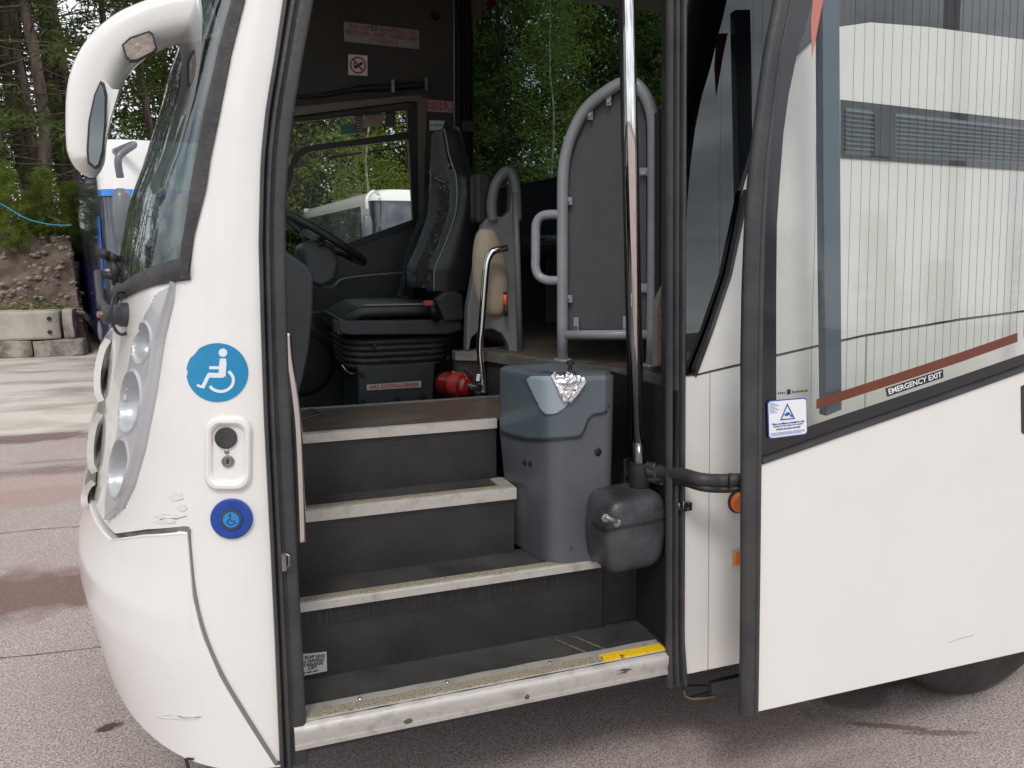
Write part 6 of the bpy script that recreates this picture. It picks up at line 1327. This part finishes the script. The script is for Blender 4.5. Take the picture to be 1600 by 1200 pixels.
for p in ((568, 625), (621, 622), (661, 619), (567, 585), (585, 541), (700, 560)): lathe('bolt', oY(*p, YC - .256), (0, -1, 0), [(0, .012), (.01, .010), (.011, .006)], BLACKL, ds, 8)
tube('slide_lever', [oY(x, y, YC - .27) for x, y in [(534, 570), (541, 580), (548, 584), (562, 583)]], .005, STEEL, ds, 6)
# ---- fire extinguisher lying by the floor edge
fx = empty('fire_extinguisher', oY(715, 602, 1.1), 'small red fire extinguisher lying on its side beyond the gangway floor', 'fire extinguisher')
a_, b2 = oY(692, 599, 1.17), oY(733, 604, 1.035); ax_ = (b2 - a_).normalized(); Ln_ = (b2 - a_).length
lathe('cylinder', a_, ax_, [(-.01, .02), (0, .045), (.02, .052), (Ln_ - .03, .053), (Ln_ - .01, .046), (Ln_, .035), (Ln_ + .006, .018)], REDP, fx, 28)
lathe('valve', b2, ax_, [(0, .018), (.025, .018), (.028, .012), (.05, .012)], STEEL, fx, 14); q = MB(); q.tube([b2 + ax_ * .03, b2 + ax_ * .03 + V((0, 0, .05)), b2 + ax_ * .0 + V((-.02, 0, .075))], .008, 8); q.build('lever', BLACKL, fx); q = MB(); q.tube([b2 + ax_ * .045 + V((0, -.01, .03)), b2 + ax_ * .05 + V((0, -.01, .055))], .008, 8); q.build('safety_tag', SIGNC, fx)
q = MB(); rr = [b2 + ax_ * .045 + V((.018 * math.cos(t), -.02, .0 + .018 * math.sin(t))) for t in np.linspace(0, 6.28, 17)]; q.tube(rr, .0025, 5); q.build('pull_ring', STEEL, fx)
q = MB(); pt = [a_ + ax_ * (Ln_ * .42) + (V((0, -1, 0)) * math.cos(t) + V((0, 0, 1)) * math.sin(t)) * .0535 for t in np.linspace(-1.2, 2.2, 16)]; q.tube(pt, .004, 6); q.build('strap_wire', mat('pink_strap', (.6, .2, .17), .5), fx)
lb = MB(); lb.lathe(a_ + ax_ * (Ln_ * .5), ax_, [(0, .0525), (0, .0535), (.05, .0537), (.05, .0525)], 28); lb.build('label_band', mat('extinguisher_label_red', (.30, .03, .028), .4, coat=.2), fx)
# ---- saloon seats seen dimly behind the guard
def seat(x, y, lab, m1, m2):
    e = empty('passenger_seat', (x, y, Z5), lab, 'passenger seat', 'passenger seats in the dim saloon')
    prism('cushion', [V((x, y, Z5 + .38)), V((x + .46, y, Z5 + .36)), V((x + .46, y, Z5 + .48)), V((x + .03, y, Z5 + .50)), V((x - .02, y, Z5 + .46))], (0, .44, 0), m1, e, .03)
    prism('backrest', [V((x + .42, y, Z5 + .40)), V((x + .52, y, Z5 + .40)), V((x + .66, y, Z5 + 1.12)), V((x + .60, y, Z5 + 1.16)), V((x + .54, y, Z5 + 1.12))], (0, .44, 0), m1, e, .03)
    prism('headrest', [V((x + .535, y + .07, Z5 + .95)), V((x + .57, y + .07, Z5 + 1.13)), V((x + .545, y + .07, Z5 + 1.14)), V((x + .505, y + .07, Z5 + .96))], (0, .30, 0), m2, e, .015)
    for yy in (.06, .36): box('leg', (x + .2, y + yy, Z5), (x + .26, y + yy + .03, Z5 + .38), SHELLG, e)
    return e
k = 0
for r_ in range(5):
    for y in (1.93, 1.46, .72, .25):
        if r_ == 0 and y < 1: pass
        nm = ('window' if y in (1.93, .25) else 'aisle'); sd_ = 'driver side' if y > 1 else 'door side'
        if r_ == 0 and y == .25: lb_ = 'front passenger seat with beige side just behind the door pillar'
        else: lb_ = f"dark {nm} seat on the {sd_}, {['front', 'second', 'third', 'fourth', 'fifth'][r_]} row of the dim saloon"
        seat(1.62 + .0 * (y < 1) + .82 * r_ + (.1 if y < 1 else 0), y, lb_, MOQ if (r_ == 0 and y == .25) else LEATHER, LEATHER)
wpnl = prism('moquette_panel', [oS(x, y, .24) for x, y in [(1026, 571), (1052, 571), (1052, 415), (1047, 420), (1041, 445), (1032, 462), (1027, 485)]], (0, .03, 0), MOQ, coach)
prism('dark_headrest', [oS(x, y, .30) for x, y in [(1030, 175), (1052, 170), (1052, 560), (1030, 560)]], (0, .03, 0), MATS['saloon_lining_dark'], coach)
